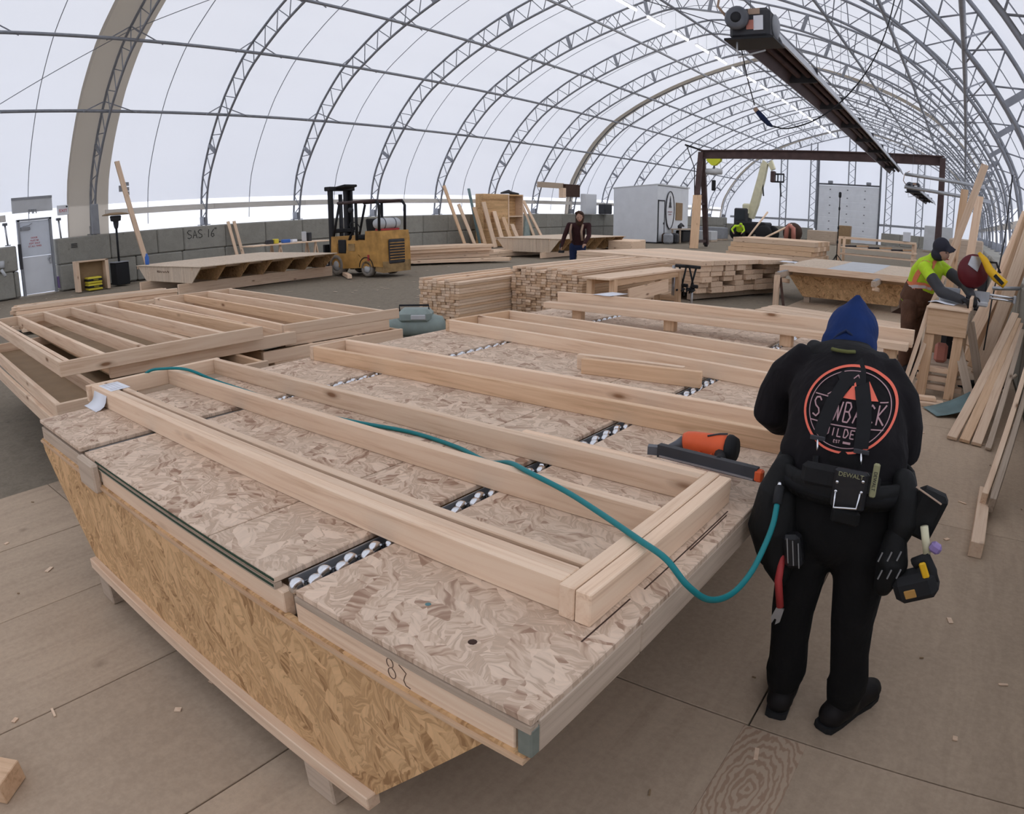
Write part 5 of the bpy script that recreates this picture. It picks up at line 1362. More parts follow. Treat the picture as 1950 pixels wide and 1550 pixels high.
ms = thing('mitre_saw', 'yellow mitre saw with dark red blade guard tilted up on the stand', 'mitre saw', (.075, 7.95, .917), -.05)
ms.scale = (.84, .84, .84)
MB().lathe([(.06, 0), (.20, 0), (.21, .03), (.20, .06), (.06, .06)], 22).build('turntable', 'pale_grey', ms)
MB().cbox((0, 0, .035), (.62, .26, .06), .015).build('base', 'pale_grey', ms)
MB().cbox((-.19, .06, .12), (.26, .03, .12), .005).cbox((.19, .06, .12), (.26, .03, .12), .005).build('fence', 'galv', ms)
MB().path([(.05, .1, .05), (.07, .14, .25), (.12, .10, .38)], .04, 8).build('pivot_arm', 'charcoal', ms)
dM = T(.08, -.02, .42) @ R(.45, 'Z') @ R(PI / 2, 'X')
MB().lathe([(.03, -.03), (.19, -.035), (.215, -.01), (.215, .01), (.19, .035), (.03, .03)], 26, dM).build('blade_guard', 'saw_red', ms)
MB().prism([(.0, .0), (.06, .19), (-.1, .19), (-.14, .08)], .012, dM @ T(.04, 0, .032)).build('guard_plate', 'galv', ms)
MB().path([(.13, -.10, .66), (.21, -.11, .58), (.28, -.12, .47), (.38, -.13, .38), (.50, -.14, .31)], .06, 8, [.02, .045, .055, .06, .055]).build('motor_handle', 'saw_yellow', ms)
MB().cbox((.41, -.195, .365), (.15, .012, .045), .004, ry=.7).build('name_plate', 'black', ms)
MB().path([(.26, -.10, .56), (.36, -.10, .56), (.42, -.12, .44)], .014, 7).build('carry_handle', 'black', ms)
for z in (.10, .14): MB().tube((.1, .2, z), (.62, .15, z), .017, 8).build('slide_rail', 'chrome', ms)
MB().cbox((.64, .15, .12), (.04, .1, .1), .01).build('rail_end', 'galv', ms)
tag(sheet('paper_plan', [(-.14, .004), (-.05, .02), (.05, .006), (.14, .004)], .28, T(-.16, 7.62, .918) @ R(-.2), 'paper'), 'crumpled white sheet in front of the mitre saw', 'paper')

# blue shovel head and boards on the floor
sh_ = thing('shovel', 'blue grey shovel blade resting on the floor by the saw stand', 'shovel', (.12, 6.8, 0), .5)
vs = []; n = 7
for i in range(n):
    for j in range(6):
        u = i / (n - 1); w = (j / 5 - .5)
        vs.append((-.26 + .5 * u, w * (.30 + .06 * u), .012 + .10 * u * u + .25 * w * w * u))
fs = [(i * 6 + j, i * 6 + j + 1, (i + 1) * 6 + j + 1, (i + 1) * 6 + j) for i in range(n - 1) for j in range(5)]
o = MB().add(vs, fs, None, True).build('blade', 'shovel_blue', sh_)
md = o.modifiers.new('thickness', 'SOLIDIFY'); md.thickness = .006
MB().tube((.22, 0, .11), (.62, .0, .40), .017, 8).build('shaft', 'lumber_worn', sh_)
for k, (p, q, m) in enumerate((((-.62, 6.85, .02), (-.02, 6.95, .02), 'lumber'), ((-.60, 6.98, .02), (.0, 7.06, .02), 'lumber'), ((-.55, 6.92, .062), (-.08, 7.02, .062), 'lumber'))):
    tag(board('floor_offcut', None, p, q, .038, .09, (0, 0, 1), m), ('front', 'rear', 'upper')[k] + ' short offcut on the floor by the shovel', 'offcut')

# boards leaning on the right wall, near
RB = [((.12, 5.88, .02), (.69, 8.6, .82), .030, .085, 'lumber', 'leftmost pale board of the near bundle leaning on the right wall'),
      ((.225, 5.86, .02), (.715, 8.5, .78), .030, .085, 'lumber_gold', 'second board of the near bundle leaning on the right wall'),
      ((.325, 5.83, .02), (.735, 8.4, .74), .030, .085, 'lumber', 'third board of the near bundle leaning on the right wall'),
      ((.42, 5.76, .02), (.76, 8.2, .70), .020, .05, 'lumber_worn', 'thin dark edged board at the right of the near bundle'),
      ((.352, 4.30, .115), (.72, 6.7, .66), .10, .040, 'lumber', 'inner of two stout boards at the right picture edge'),
      ((.402, 4.26, .105), (.765, 6.7, .62), .10, .040, 'lumber_worn', 'outer of two stout boards at the right picture edge')]
for p, q, w, t, m, lab in RB:
    p = Vector(p); q = Vector(q)
    tag(board('leaning_board', None, p, q, w, t, (0, -.3, 1), m), lab, 'board', 'boards leaning on the right wall')
tag(board('floor_block', None, (.325, 3.70, .045), (.372, 4.62, .045), .09, .075, (0, 0, 1), 'lumber'), 'stout timber block on the floor under the boards at the right edge', 'block')
# tall planks standing behind the saw
TP = [((-.55, 11.0, 0), (.26, 11.2, 2.68), .11, 'lumber', 'tallest slanting plank crossing behind the mitre saw'),
      ((-.20, 11.8, 0), (-.02, 12.2, 2.35), .12, 'lumber_gold', 'darker upright plank left of the tall slanting one'),
      ((.02, 11.5, 0), (.22, 12.0, 2.25), .13, 'lumber', 'pale upright plank right of the tall slanting one'),
      ((.16, 10.2, 0), (.95, 11.6, 2.05), .16, 'lumber', 'first broad plank of the right wall cluster'),
      ((.26, 9.8, 0), (1.02, 11.0, 2.2), .18, 'lumber_gold', 'second reddish plank of the right wall cluster'),
      ((.20, 9.2, .3), (.98, 10.4, 2.25), .16, 'lumber', 'third plank of the right wall cluster, with rounded edge'),
      ((.36, 9.0, .0), (1.0, 10.0, 2.3), .16, 'lumber', 'rightmost broad plank of the right wall cluster'),
      ((.36, 9.3, .0), (.90, 9.9, 1.95), .26, 'lumber_gold', 'wide back board of the right wall cluster')]
for p, q, w, m, lab in TP:
    tag(board('tall_plank', None, p, q, .04, w, (0, -1, .3), m), lab, 'plank', 'tall planks by the right wall')
tag(MB().path([(.55, 9.2, 2.4), (.50, 9.1, 1.6), (.42, 9.0, .9), (.4, 9.0, .3)], .010, 6).build('power_cord', 'charcoal'), 'dark cord hanging in front of the right wall planks', 'cord')
tag(MB().tube((.42, 8.95, 1.05), (.75, 9.2, 1.07), .024, 8).build('grey_pipe', 'galv'), 'short grey pipe lying over the right wall crest', 'pipe')
tag(MB().cbox((0, 0, .2), (.3, .5, .4), .05).build('grey_canister', 'mid_grey', None, T(1.05, 9.4, 1.101)), 'grey canister standing on the right block wall', 'canister')
for k, (x, y, s, m, lab) in enumerate(((.1, 20, (.9, 1.0, 1.5), 'lumber_worn', 'dull crate far behind the saw worker'), (.3, 16, (.6, .8, 1.1), 'charcoal', 'black crate behind the mitre saw'))):
    t = thing('crate', lab, 'crate', (x, y, 0)); MB().cbox((0, 0, s[2] / 2 + .05), (s[0], s[1], s[2] - .1), .03).build('body', m, t); MB().box((0, 0, .05), (s[0], s[1], .1)).build('pallet', 'lumber_worn', t)
tag(MB().tube((.62, 8.2, .06), (.15, 7.9, .07), .05, 8).build('black_pipe', 'black'), 'black pipe on the floor beside the saw stand', 'pipe')
tag(board('corner_offcut', None, (-2.30, -.10, .04), (-2.05, .10, .04), .08, .13, (0, 0, 1), 'lumber_gold'), 'offcut lying on the floor at the bottom left corner', 'offcut')

# ------------------------------------------------------------------ people
from mathutils.bvhtree import BVHTree
def ell_tube(mb, pts, n=14):
    """pts: (centre, rx, ry) with rx along world x-ish side axis, ry along the other; rings stay roughly perpendicular to the path"""
    P = [Vector(p[0]) for p in pts]; k = len(P); vs = []; fs = []
    side0 = Vector((1, 0, 0))
    for i in range(k):
        t = (P[min(i + 1, k - 1)] - P[max(i - 1, 0)]).normalized()
        e1 = side0 - t * side0.dot(t)
        if e1.length < .2: e1 = Vector((0, 1, 0)) - t * t.y
        e1.normalize(); e2 = t.cross(e1)
        for j in range(n):
            a = 2 * PI * j / n
            vs.append(P[i] + e1 * math.cos(a) * pts[i][1] + e2 * math.sin(a) * pts[i][2])
    for i in range(k - 1):
        for j in range(n):
            j2 = (j + 1) % n
            fs.append((i * n + j, i * n + j2, (i + 1) * n + j2, (i + 1) * n + j))
    fs.append(tuple(reversed(range(n)))); fs.append(tuple((k - 1) * n + j for j in range(n)))
    mb.add(vs, fs)
def blob(name, parts, mat, parent, voxel=.012, smooth=3):
    """parts: ('t', [(p, rx, ry), ...]) tubes and ('e', centre, radii) ellipsoids fused into one continuous skin"""
    mb = MB()
    for p in parts:
        if p[0] == 't': ell_tube(mb, p[1])
        else: mb.ellip(p[1], p[2], 16, 10)
        if p[0] == 't':
            for q in (p[1][0], p[1][-1]):
                r = min(q[1], q[2]); mb.ellip(q[0], (q[1], q[2], r) if False else (r, r, r), 12, 8)
    me = mb.mesh('tmp', mat)
    o = bpy.data.objects.new('tmp', me); COL.objects.link(o)
    m = o.modifiers.new('r', 'REMESH'); m.mode = 'VOXEL'; m.voxel_size = voxel; m.use_smooth_shade = True
    s = o.modifiers.new('s', 'SMOOTH'); s.factor = .6; s.iterations = smooth
    dg = bpy.context.evaluated_depsgraph_get()
    out = bpy.data.meshes.new_from_object(o.evaluated_get(dg), preserve_all_data_layers=False, depsgraph=dg)
    bpy.data.objects.remove(o); bpy.data.meshes.remove(me)
    out.name = name; out.materials.clear(); out.materials.append(MATS[mat])
    out.polygons.foreach_set('use_smooth', [True] * len(out.polygons)); out.polygons.foreach_set('material_index', [0] * len(out.polygons))
    return obj(name, out, parent)
def hand_parts(wrist, d, up, thumb, s=1.0, curl=.5):
    """palm, four unequal curled fingers and a thumb leaving the side of the palm"""
    d = Vector(d).normalized(); up = Vector(up); up = (up - d * up.dot(d)).normalized(); sd = d.cross(up).normalized() * thumb
    w = Vector(wrist); L = []
    pc = w + d * .045 * s
    L.append(('t', [(w, .024 * s, .020 * s), (w + d * .03 * s, .034 * s, .018 * s), (w + d * .075 * s, .038 * s, .016 * s)]))
    for i, ln in enumerate((.066, .076, .070, .055)):
        b = w + d * .078 * s + sd * (.029 - .019 * i) * s
        k1 = b + (d * math.cos(curl * .7) - up * math.sin(curl * .7)) * ln * .45 * s
        k2 = k1 + (d * math.cos(curl * 1.6) - up * math.sin(curl * 1.6)) * ln * .35 * s
        k3 = k2 + (d * math.cos(curl * 2.4) - up * math.sin(curl * 2.4)) * ln * .3 * s
        L.append(('t', [(b, .0088 * s, .0088 * s), (k1, .0085 * s, .0085 * s), (k2, .0078 * s, .0078 * s), (k3, .0068 * s, .0068 * s)]))
    b = w + d * .025 * s + sd * .028 * s
    k1 = b + (d * .6 + sd * .75 - up * .2).normalized() * .035 * s; k2 = k1 + (d * .9 + sd * .2 - up * .35).normalized() * .03 * s
    L.append(('t', [(b, .012 * s, .012 * s), (k1, .0105 * s, .0105 * s), (k2, .0085 * s, .0085 * s)]))
    return L
def limb(a, b, c, r): return ('t', [(a, r[0], r[0]), ((Vector(a) + Vector(b)) / 2, (r[0] + r[1]) / 2 * 1.02, (r[0] + r[1]) / 2 * 1.02), (b, r[1], r[1]), ((Vector(b) + Vector(c)) / 2, (r[1] + r[2]) / 2 * 1.05, (r[1] + r[2]) / 2 * 1.05), (c, r[2], r[2])])
def body_parts(J, s=1.0):
    V_ = {k: Vector(v) for k, v in J.items()}
    pel, che, nek, hd = V_['pelvis'], V_['chest'], V_['neck'], V_['head']
    L = [('t', [(pel + V(0, 0, -.06 * s), .14 * s, .10 * s), (pel, .15 * s, .105 * s), (pel.lerp(che, .5), .135 * s, .09 * s), (che, .155 * s, .10 * s), (che.lerp(nek, .7), .12 * s, .075 * s)]),
         ('t', [(che.lerp(nek, .6), .06 * s, .06 * s), (nek, .05 * s, .05 * s), (nek.lerp(hd, .5), .052 * s, .052 * s)]), ('e', hd, (.074 * s, .092 * s, .108 * s)),
         ('e', hd + V_['face'] * .045 * s + V(0, 0, -.035 * s), (.055 * s, .055 * s, .06 * s)), ('e', hd + V_['face'] * .097 * s + V(0, 0, -.012 * s), (.014 * s, .014 * s, .022 * s))]
    sd = V_['face'].cross(Vector((0, 0, 1))).normalized()
    for q in (-1, 1): L.append(('e', hd + sd * q * .074 * s + V(0, 0, -.01 * s), (.014 * s, .014 * s, .026 * s)))
    for q in 'LR':
        L.append(limb(V_['sh' + q], V_['el' + q], V_['wr' + q], (.045 * s, .038 * s, .027 * s)))
        L.append(('t', [(che.lerp(nek, .45), .07 * s, .06 * s), (V_['sh' + q], .05 * s, .05 * s)]))
        L.append(limb(V_['hp' + q], V_['kn' + q], V_['an' + q], (.075 * s, .052 * s, .036 * s)))
        ft = Vector(J['ft' + q]).normalized()
        L.append(('t', [(V_['an' + q] + V(0, 0, -.02), .036 * s, .04 * s), (V_['an' + q] + ft * .08 * s + V(0, 0, -.06 * s), .035 * s, .03 * s)]))
    return L
def face_bits(per, J, s):
    hd = Vector(J['head']); f = Vector(J['face']); sd = f.cross(Vector((0, 0, 1))).normalized()
    for q in (-1, 1): MB().ellip(hd + f * .086 * s + sd * q * .03 * s + V(0, 0, .012 * s), (.010 * s, .010 * s, .007 * s), 8, 6).build('eye', 'marker_black', per)
    MB().path([hd + f * .094 * s - sd * .022 * s + V(0, 0, -.055 * s), hd + f * .101 * s + V(0, 0, -.053 * s), hd + f * .094 * s + sd * .022 * s + V(0, 0, -.055 * s)], .005 * s, 6).build('mouth', 'red_paint', per)
def boot(per, ankle, d, s=1.0, mat='boots', h=.15, name='boot'):
    a = Vector(ankle); d = Vector(d); d.z = 0; d.normalize(); g = Vector((a.x, a.y, 0))
    o = blob(name, [('t', [(g + V(0, 0, h + .03) , .056 * s, .056 * s), (g + V(0, 0, h * .6), .054 * s, .056 * s), (g + V(0, 0, .055), .052 * s, .06 * s)]),
                ('t', [(g - d * .055 * s + V(0, 0, .052), .046 * s, .046 * s), (g + d * .06 * s + V(0, 0, .056), .05 * s, .05 * s), (g + d * .155 * s + V(0, 0, .046), .05 * s, .04 * s), (g + d * .195 * s + V(0, 0, .040), .038 * s, .03 * s)])], mat, per, .010, 2)
    sole = MB()
    sdv = Vector((-d.y, d.x, 0))
    pts = []
    for t_, w in ((-.10, .02), (-.09, .036), (-.03, .04), (.06, .038), (.13, .046), (.18, .042), (.21, .022)): pts.append((t_, w))
    poly = [g + d * t_ * s + sdv * w * s for t_, w in pts] + [g + d * t_ * s - sdv * w * s for t_, w in reversed(pts)]
    n = len(poly)
    sole.add([(p.x, p.y, .001) for p in poly] + [(p.x, p.y, .024) for p in poly], [tuple(reversed(range(n))), tuple(range(n, 2 * n))] + [(i, (i + 1) % n, (i + 1) % n + n, i + n) for i in range(n)])
    sole.build('sole', 'black_rubber', o)

# --- nearest worker, seen from behind, bent over the table
P1 = thing('person', 'worker seen from behind in black hoodie and blue hood, bent over the near table', 'person', (0, 0, 0))
J1 = dict(pelvis=(-.255, 2.07, .80), chest=(-.315, 2.25, 1.12), neck=(-.338, 2.37, 1.235), head=(-.340, 2.46, 1.285), face=Vector((-.1, .85, -.5)).normalized(),
          shL=(-.495, 2.31, 1.175), elL=(-.572, 2.30, 1.005), wrL=(-.50, 2.50, .905), shR=(-.165, 2.29, 1.165), elR=(-.095, 2.25, .975), wrR=(-.235, 2.46, .90),
          hpL=(-.335, 2.07, .76), knL=(-.338, 2.05, .41), anL=(-.325, 2.06, .13), hpR=(-.165, 2.07, .76), knR=(-.142, 2.06, .42), anR=(-.105, 2.075, .13), ftL=(-.12, 1, 0), ftR=(.42, 1, 0))
bp = body_parts(J1, .93)
bp += hand_parts(J1['wrL'], (.12, .9, -.35), (-.2, .2, 1), -1, .95, .7) + hand_parts(J1['wrR'], (-.2, .9, -.35), (.2, .2, 1), 1, .95, .7)
blob('body', bp, 'skin', P1, .011, 2)
face_bits(P1, J1, .93)
hood_parts = [
    ('t', [((-.262, 2.075, .875), .195, .135), ((-.272, 2.115, .965), .20, .135), ((-.288, 2.17, 1.045), .188, .128), ((-.312, 2.25, 1.125), .190, .118), ((-.330, 2.305, 1.185), .16, .09), ((-.336, 2.34, 1.205), .10, .06)]),
    ('t', [((-.335, 2.31, 1.175), .10, .07), ((-.475, 2.31, 1.178), .075, .075), ((-.520, 2.305, 1.13), .072, .072), ((-.552, 2.30, 1.06), .068, .07), ((-.566, 2.295, 1.0), .066, .07), ((-.548, 2.36, .955), .058, .058), ((-.515, 2.47, .918), .047, .047)]),
    ('t', [((-.335, 2.31, 1.175), .10, .07), ((-.19, 2.29, 1.172), .075, .075), ((-.140, 2.27, 1.11), .070, .072), ((-.112, 2.25, 1.03), .066, .07), ((-.105, 2.24, .965), .066, .07), ((-.150, 2.33, .93), .058, .058), ((-.215, 2.43, .908), .047, .047)]),
    ('e', (-.20, 2.12, .93), (.13, .12, .06)), ('e', (-.40, 2.12, .95), (.08, .11, .07))]
hoodie = blob('hoodie', hood_parts, 'hoodie', P1, .010, 4)
blob('hood_collar', [('t', [((-.455, 2.37, 1.225), .03, .03), ((-.425, 2.30, 1.226), .036, .032), ((-.335, 2.258, 1.212), .05, .036), ((-.25, 2.29, 1.22), .036, .032), ((-.22, 2.35, 1.218), .03, .03)]),
                     ('e', (-.335, 2.315, 1.225), (.118, .075, .05)), ('e', (-.335, 2.36, 1.235), (.085, .06, .05))], 'hood_lining', P1, .009, 3)
blue = blob('blue_hood', [('e', (-.341, 2.455, 1.285), (.093, .105, .10)), ('t', [((-.345, 2.385, 1.17), .098, .09), ((-.342, 2.42, 1.25), .099, .105), ((-.337, 2.45, 1.33), .072, .085), ((-.333, 2.44, 1.385), .032, .05), ((-.331, 2.435, 1.402), .016, .02)])], 'hood_blue', P1, .009, 3)
MB().path([(-.392, 2.338, 1.262), (-.365, 2.330, 1.29), (-.345, 2.328, 1.305), (-.322, 2.333, 1.288), (-.295, 2.345, 1.262)], .005, 6).build('hood_seam', 'jeans', blue)
MB().path([(-.372, 2.245, 1.252), (-.350, 2.232, 1.252), (-.318, 2.231, 1.252), (-.296, 2.243, 1.253)], .0062, 6).build('collar_tag', 'tag_olive', hoodie)
tr_parts = [('t', [((-.258, 2.075, .93), .175, .12), ((-.256, 2.07, .84), .192, .135), ((-.254, 2.065, .74), .185, .135)])]
for hx, kx, ax, ty in (((-.340, 2.07, .74), (-.342, 2.045, .41), (-.325, 2.05, .17), 0), ((-.160, 2.07, .74), (-.142, 2.055, .42), (-.108, 2.07, .16), 0)):
    h_, k_, a_ = Vector(hx), Vector(kx), Vector(ax)
    tr_parts.append(('t', [(h_, .108, .115), (h_.lerp(k_, .5), .086, .092), (k_, .072, .078), (k_.lerp(a_, .5), .066, .072), (a_ + V(0, 0, .04), .068, .072), (a_, .072, .074), (a_ - V(0, 0, .05), .062, .066)]))
blob('trousers', tr_parts, 'trousers', P1, .010, 3)
boot(P1, (-.325, 2.075, .13), (-.12, 1, 0), 1.05); boot(P1, (-.105, 2.085, .13), (.42, 1, 0), 1.08)
# things printed on / worn over the back follow the hoodie surface
bvh = BVHTree.FromPolygons([v.co.copy() for v in hoodie.data.vertices], [tuple(p.vertices) for p in hoodie.data.polygons])
def on_back(x, z, off=.003, dx=0.0):
    h = bvh.ray_cast(Vector((x, 1.2, z)), Vector((0, 1, 0)))
    if h[0] is None: return Vector((x, 2.2, z))
    return h[0] + h[1] * off
def back_mesh(name, vs2, fs, mat, off, parent=P1):
    """flat design in (x, z) laid onto the back of the hoodie"""
    return MB().add([on_back(x, z, off) for x, z in vs2], fs).build(name, mat, parent)
LX, LZ, LRX, LRZ = -.272, 1.108, .139, .113
def ring(r0, r1, n=72):
    vs = []
    for r in (r0, r1):
        for k in range(n): vs.append((LX + LRX * r * math.cos(2 * PI * k / n), LZ + LRZ * r * math.sin(2 * PI * k / n)))
    return vs, [(k, (k + 1) % n, n + (k + 1) % n, n + k) for k in range(n)]
back_mesh('logo_ring', *ring(.945, 1.0), 'logo_orange', .0035, hoodie)
back_mesh('logo_ring', *ring(.855, .875), 'logo_grey', .0035, hoodie)
def strip(pts, w):
    vs = []; 
    for i, p in enumerate(pts):
        a = pts[max(i - 1, 0)]; b = pts[min(i + 1, len(pts) - 1)]; tx, tz = b[0] - a[0], b[1] - a[1]; l = math.hypot(tx, tz)
        vs += [(p[0] - tz / l * w / 2, p[1] + tx / l * w / 2), (p[0] + tz / l * w / 2, p[1] - tx / l * w / 2)]
    return vs, [(2 * i, 2 * i + 1, 2 * i + 3, 2 * i + 2) for i in range(len(pts) - 1)]
def dens(pts, n=8):
    out = []
    for a, b in zip(pts, pts[1:]): out += [(a[0] + (b[0] - a[0]) * k / n, a[1] + (b[1] - a[1]) * k / n) for k in range(n)]
    return out + [pts[-1]]
def L_(x, z): return (LX + x * LRX, LZ + z * LRZ)
for seg in ([(-.80, .22), (-.42, .22)], [(-.52, .26), (-.10, .62), (.04, .78), (.10, .70)], [(.62, .22), (.78, .22)], [(-.78, -.38), (.80, -.38)]): back_mesh('logo_line', *strip(dens([L_(*p) for p in seg]), .003), 'logo_grey', .0035, hoodie)
# mountain shapes
for poly in ([(-.18, .24), (.02, .62), (.10, .44), (.18, .52), (.22, .24)], [(.28, .24), (.30, .66), (.34, .60), (.58, .24)]):
    c = (sum(p[0] for p in poly) / len(poly), sum(p[1] for p in poly) / len(poly))
    back_mesh('logo_mountain', [L_(*c)] + [L_(*p) for p in dens(poly + [poly[0]], 4)[:-1]], [(0, k + 1, (k + 1) % (len(poly) * 4) + 1) for k in range(len(poly) * 4)], 'logo_orange', .0035, hoodie)
# lettering on the back
GL = {'S': [[(.9, .85), (.6, 1), (.2, .95), (.05, .75), (.3, .55), (.75, .42), (.9, .2), (.6, 0), (.1, .1)]], 'A': [[(0, 0), (.5, 1), (1, 0)], [(.2, .36), (.8, .36)]], 'W': [[(0, 1), (.27, 0), (.5, .8), (.73, 0), (1, 1)]],
      'B': [[(.1, 0), (.1, 1), (.6, 1), (.8, .8), (.6, .53), (.1, .53)], [(.6, .53), (.9, .28), (.65, 0), (.1, 0)]], 'C': [[(.9, .82), (.55, 1), (.15, .75), (.1, .3), (.5, 0), (.9, .15)]], 'K': [[(.1, 0), (.1, 1)], [(.85, 1), (.12, .45), (.9, 0)]],
      'U': [[(.1, 1), (.1, .2), (.5, 0), (.9, .2), (.9, 1)]], 'I': [[(.5, 0), (.5, 1)]], 'L': [[(.1, 1), (.1, 0), (.85, 0)]], 'D': [[(.1, 0), (.1, 1), (.55, 1), (.9, .6), (.9, .4), (.55, 0), (.1, 0)]], 'E': [[(.85, 1), (.1, 1), (.1, 0), (.85, 0)], [(.1, .52), (.7, .52)]],
      'R': [[(.1, 0), (.1, 1), (.65, 1), (.85, .77), (.6, .5), (.1, .5)], [(.5, .5), (.9, 0)]], 'T': [[(0, 1), (1, 1)], [(.5, 1), (.5, 0)]]}
def back_text(s, x0, x1, z0, z1, w):
    n = len(s); cw = (x1 - x0) / n
    for i, ch in enumerate(s):
        for st_ in GL.get(ch, []):
            back_mesh('logo_letter', *strip(dens([L_(x0 + cw * (i + .1 + .78 * p[0]), z0 + (z1 - z0) * p[1]) for p in st_], 5), w), 'logo_grey', .0036, hoodie)
back_text('SAWBACK', -.80, .82, -.28, .16, .0042)
back_text('BUILDERS', -.56, .56, -.62, -.44, .0032)
back_text('EST', -.17, -.02, -.76, -.70, .0018)
back_mesh('logo_mark', *strip(dens([L_(.04, -.73), L_(.2, -.73)]), .006), 'logo_grey', .0035, hoodie)
# braces of the tool belt
def brace_strap(pts, w): return back_mesh('brace_strap', *strip(dens(pts, 10), w), 'strap_black', .007)
brace_strap([(-.300, 1.212), (-.282, 1.19), (-.276, 1.165)], .075)
brace_strap([(-.300, 1.172), (-.322, 1.12), (-.333, 1.07), (-.338, 1.03)], .040)
brace_strap([(-.250, 1.172), (-.228, 1.12), (-.217, 1.07), (-.212, 1.015)], .040)
for x, z in ((-.340, 1.022), (-.210, 1.008)):
    p = on_back(x, z, .008); MB().cbox(p, (.046, .008, .014), .002).build('strap_buckle', 'charcoal', P1)
    MB().path([p, p + V(.004, -.006, -.03), p + V(.006, -.004, -.05)], .0035, 6).build('strap_clip', 'chrome', P1)
MB().path([on_back(-.335, .975, .006), on_back(-.33, .94, .006)], .010, 5).build('strap_tail', 'strap_black', P1)

# --- tool belt (worn, but a thing of its own)
tb = thing('tool_belt', 'black padded tool belt with pouches hung round the nearest worker', 'tool belt', (-.255, 2.07, 0))
def bl(x, y, z): return (x + .267, y - 2.07, z + .022)
pts = []
for k in range(28):
    a = 2 * PI * k / 28; pts.append((.205 * math.cos(a), .152 * math.sin(a), .905 + .012 * math.sin(a)))
MB().path(pts, .034, 8, closed=True, flat=(1.25, .5)).build('belt_pad', 'leather_black', tb)
MB().path([(p[0] * 1.07, p[1] * 1.07, p[2] - .005) for p in pts], .014, 6, closed=True, flat=(1.5, .4)).build('belt_webbing', 'strap_black', tb)
MB().cbox(bl(-.258, 1.908, .925), (.23, .03, .07), .014).build('back_pad', 'hood_lining', tb)
hl = MB().cbox(bl(-.225, 1.893, .905), (.098, .022, .12), .008).build('hammer_holder', 'black_gloss', tb)
MB().path([bl(-.262, 1.878, .895), bl(-.260, 1.868, .852), bl(-.195, 1.868, .862), bl(-.193, 1.878, .905)], .0035, 6).build('holder_loop', 'chrome', hl)
for x, z in ((-.262, .925), (-.19, .94), (-.262, .897), (-.19, .908)): MB().lathe([(.006, 0), (.004, .004)], 8, T(*bl(x, 1.882, z)) @ R(PI / 2, 'X')).build('rivet', 'chrome', hl)
text_obj('holder_print', 'DEWALT', .018, 'print_dull', hl, T(*bl(-.226, 1.8815, .950)) @ R(PI / 2, 'X') @ R(.0), .0006)
MB().cbox(bl(-.225, 1.895, .82), (.085, .02, .05), .01).build('holder_tail', 'leather_black', tb)
kn = MB().cbox(bl(-.160, 1.895, .945), (.018, .014, .10), .004).build('utility_knife', 'print_dull', tb)
text_obj('knife_print', 'DEWALT', .014, 'black', kn, T(*bl(-.160, 1.8875, .945)) @ R(PI / 2, 'X') @ R(-PI / 2), .0006)
# left pouches
blob('left_pouch', [('t', [(bl(-.445, 2.0, .90), .035, .04), (bl(-.462, 1.99, .82), .052, .06), (bl(-.468, 1.985, .70), .066, .075), (bl(-.445, 1.985, .60), .045, .05)])], 'leather_black', tb, .009, 2)
blob('left_pouch', [('t', [(bl(-.425, 1.98, .80), .04, .04), (bl(-.43, 1.965, .70), .06, .06), (bl(-.41, 1.96, .58), .05, .05), (bl(-.395, 1.96, .535), .025, .03)])], 'leather_black', tb, .009, 2)
MB().cbox(bl(-.365, 1.925, .665), (.055, .05, .11), .012, ry=-.25).build('tape_holder', 'black_gloss', tb)
for k in range(3): MB().tube(bl(-.385 + .018 * k, 1.898, .71 - .004 * k), bl(-.370 + .018 * k, 1.898, .63 - .004 * k), .002, 5).build('holder_rib', 'galv', tb)
MB().tube(bl(-.488, 1.945, .765), bl(-.470, 1.94, .745), .010, 8).build('chisel_tip', 'chrome', tb)
MB().cbox(bl(-.465, 1.935, .755), (.012, .012, .03), .003).build('square_end', 'chrome', tb)
MB().cbox(bl(-.447, 1.93, .645), (.028, .004, .016), .001, ry=.5).build('label_tag', 'sign_white', tb)
ct = MB().path([bl(-.395, 1.925, .64), bl(-.392, 1.905, .56), bl(-.372, 1.905, .47)], .013, 8, [.010, .0125, .012]).build('pry_bar', 'red_paint', tb)
MB().prism([(-.012, 0), (.012, 0), (.016, -.05), (.005, -.065), (.003, -.045), (-.003, -.045), (-.006, -.065), (-.016, -.045)], .006, T(*bl(-.370, 1.908, .468)) @ R(PI / 2, 'X') @ R(-.2)).build('claw', 'galv', ct)
# right pouches and drill
blob('right_pouch', [('t', [(bl(-.085, 2.02, .92), .035, .035), (bl(-.068, 2.0, .87), .045, .045), (bl(-.062, 1.99, .80), .045, .05), (bl(-.07, 1.98, .74), .03, .035)])], 'leather_black', tb, .009, 2)
MB().cbox(bl(-.005, 2.0, .84), (.09, .06, .15), .015, ry=.25).build('phone_pouch', 'leather_black', tb)
MB().tube(bl(-.045, 1.968, .925), bl(.035, 1.968, .888), .003, 5).build('pouch_trim', 'tan_strap', tb)
blob('right_pouch', [('t', [(bl(-.075, 1.97, .76), .035, .035), (bl(-.068, 1.96, .68), .05, .05), (bl(-.08, 1.955, .60), .03, .035)])], 'leather_black', tb, .009, 2)
for i in range(3):
    for j in range(2): MB().tube(bl(-.10 + .026 * i + .01 * j, 1.900, .735 - .055 * j + .008 * i), bl(-.107 + .026 * i + .01 * j, 1.898, .705 - .055 * j + .008 * i), .0025, 5).build('tool_loop', 'galv', tb)
dl = MB().cbox(bl(.015, 1.955, .635), (.13, .09, .085), .02, ry=-.5).build('drill_battery', 'black_rubber', tb)
MB().cbox(bl(.005, 1.907, .622), (.034, .006, .026), .002, ry=-.5).build('battery_label', 'forklift_yellow', dl)
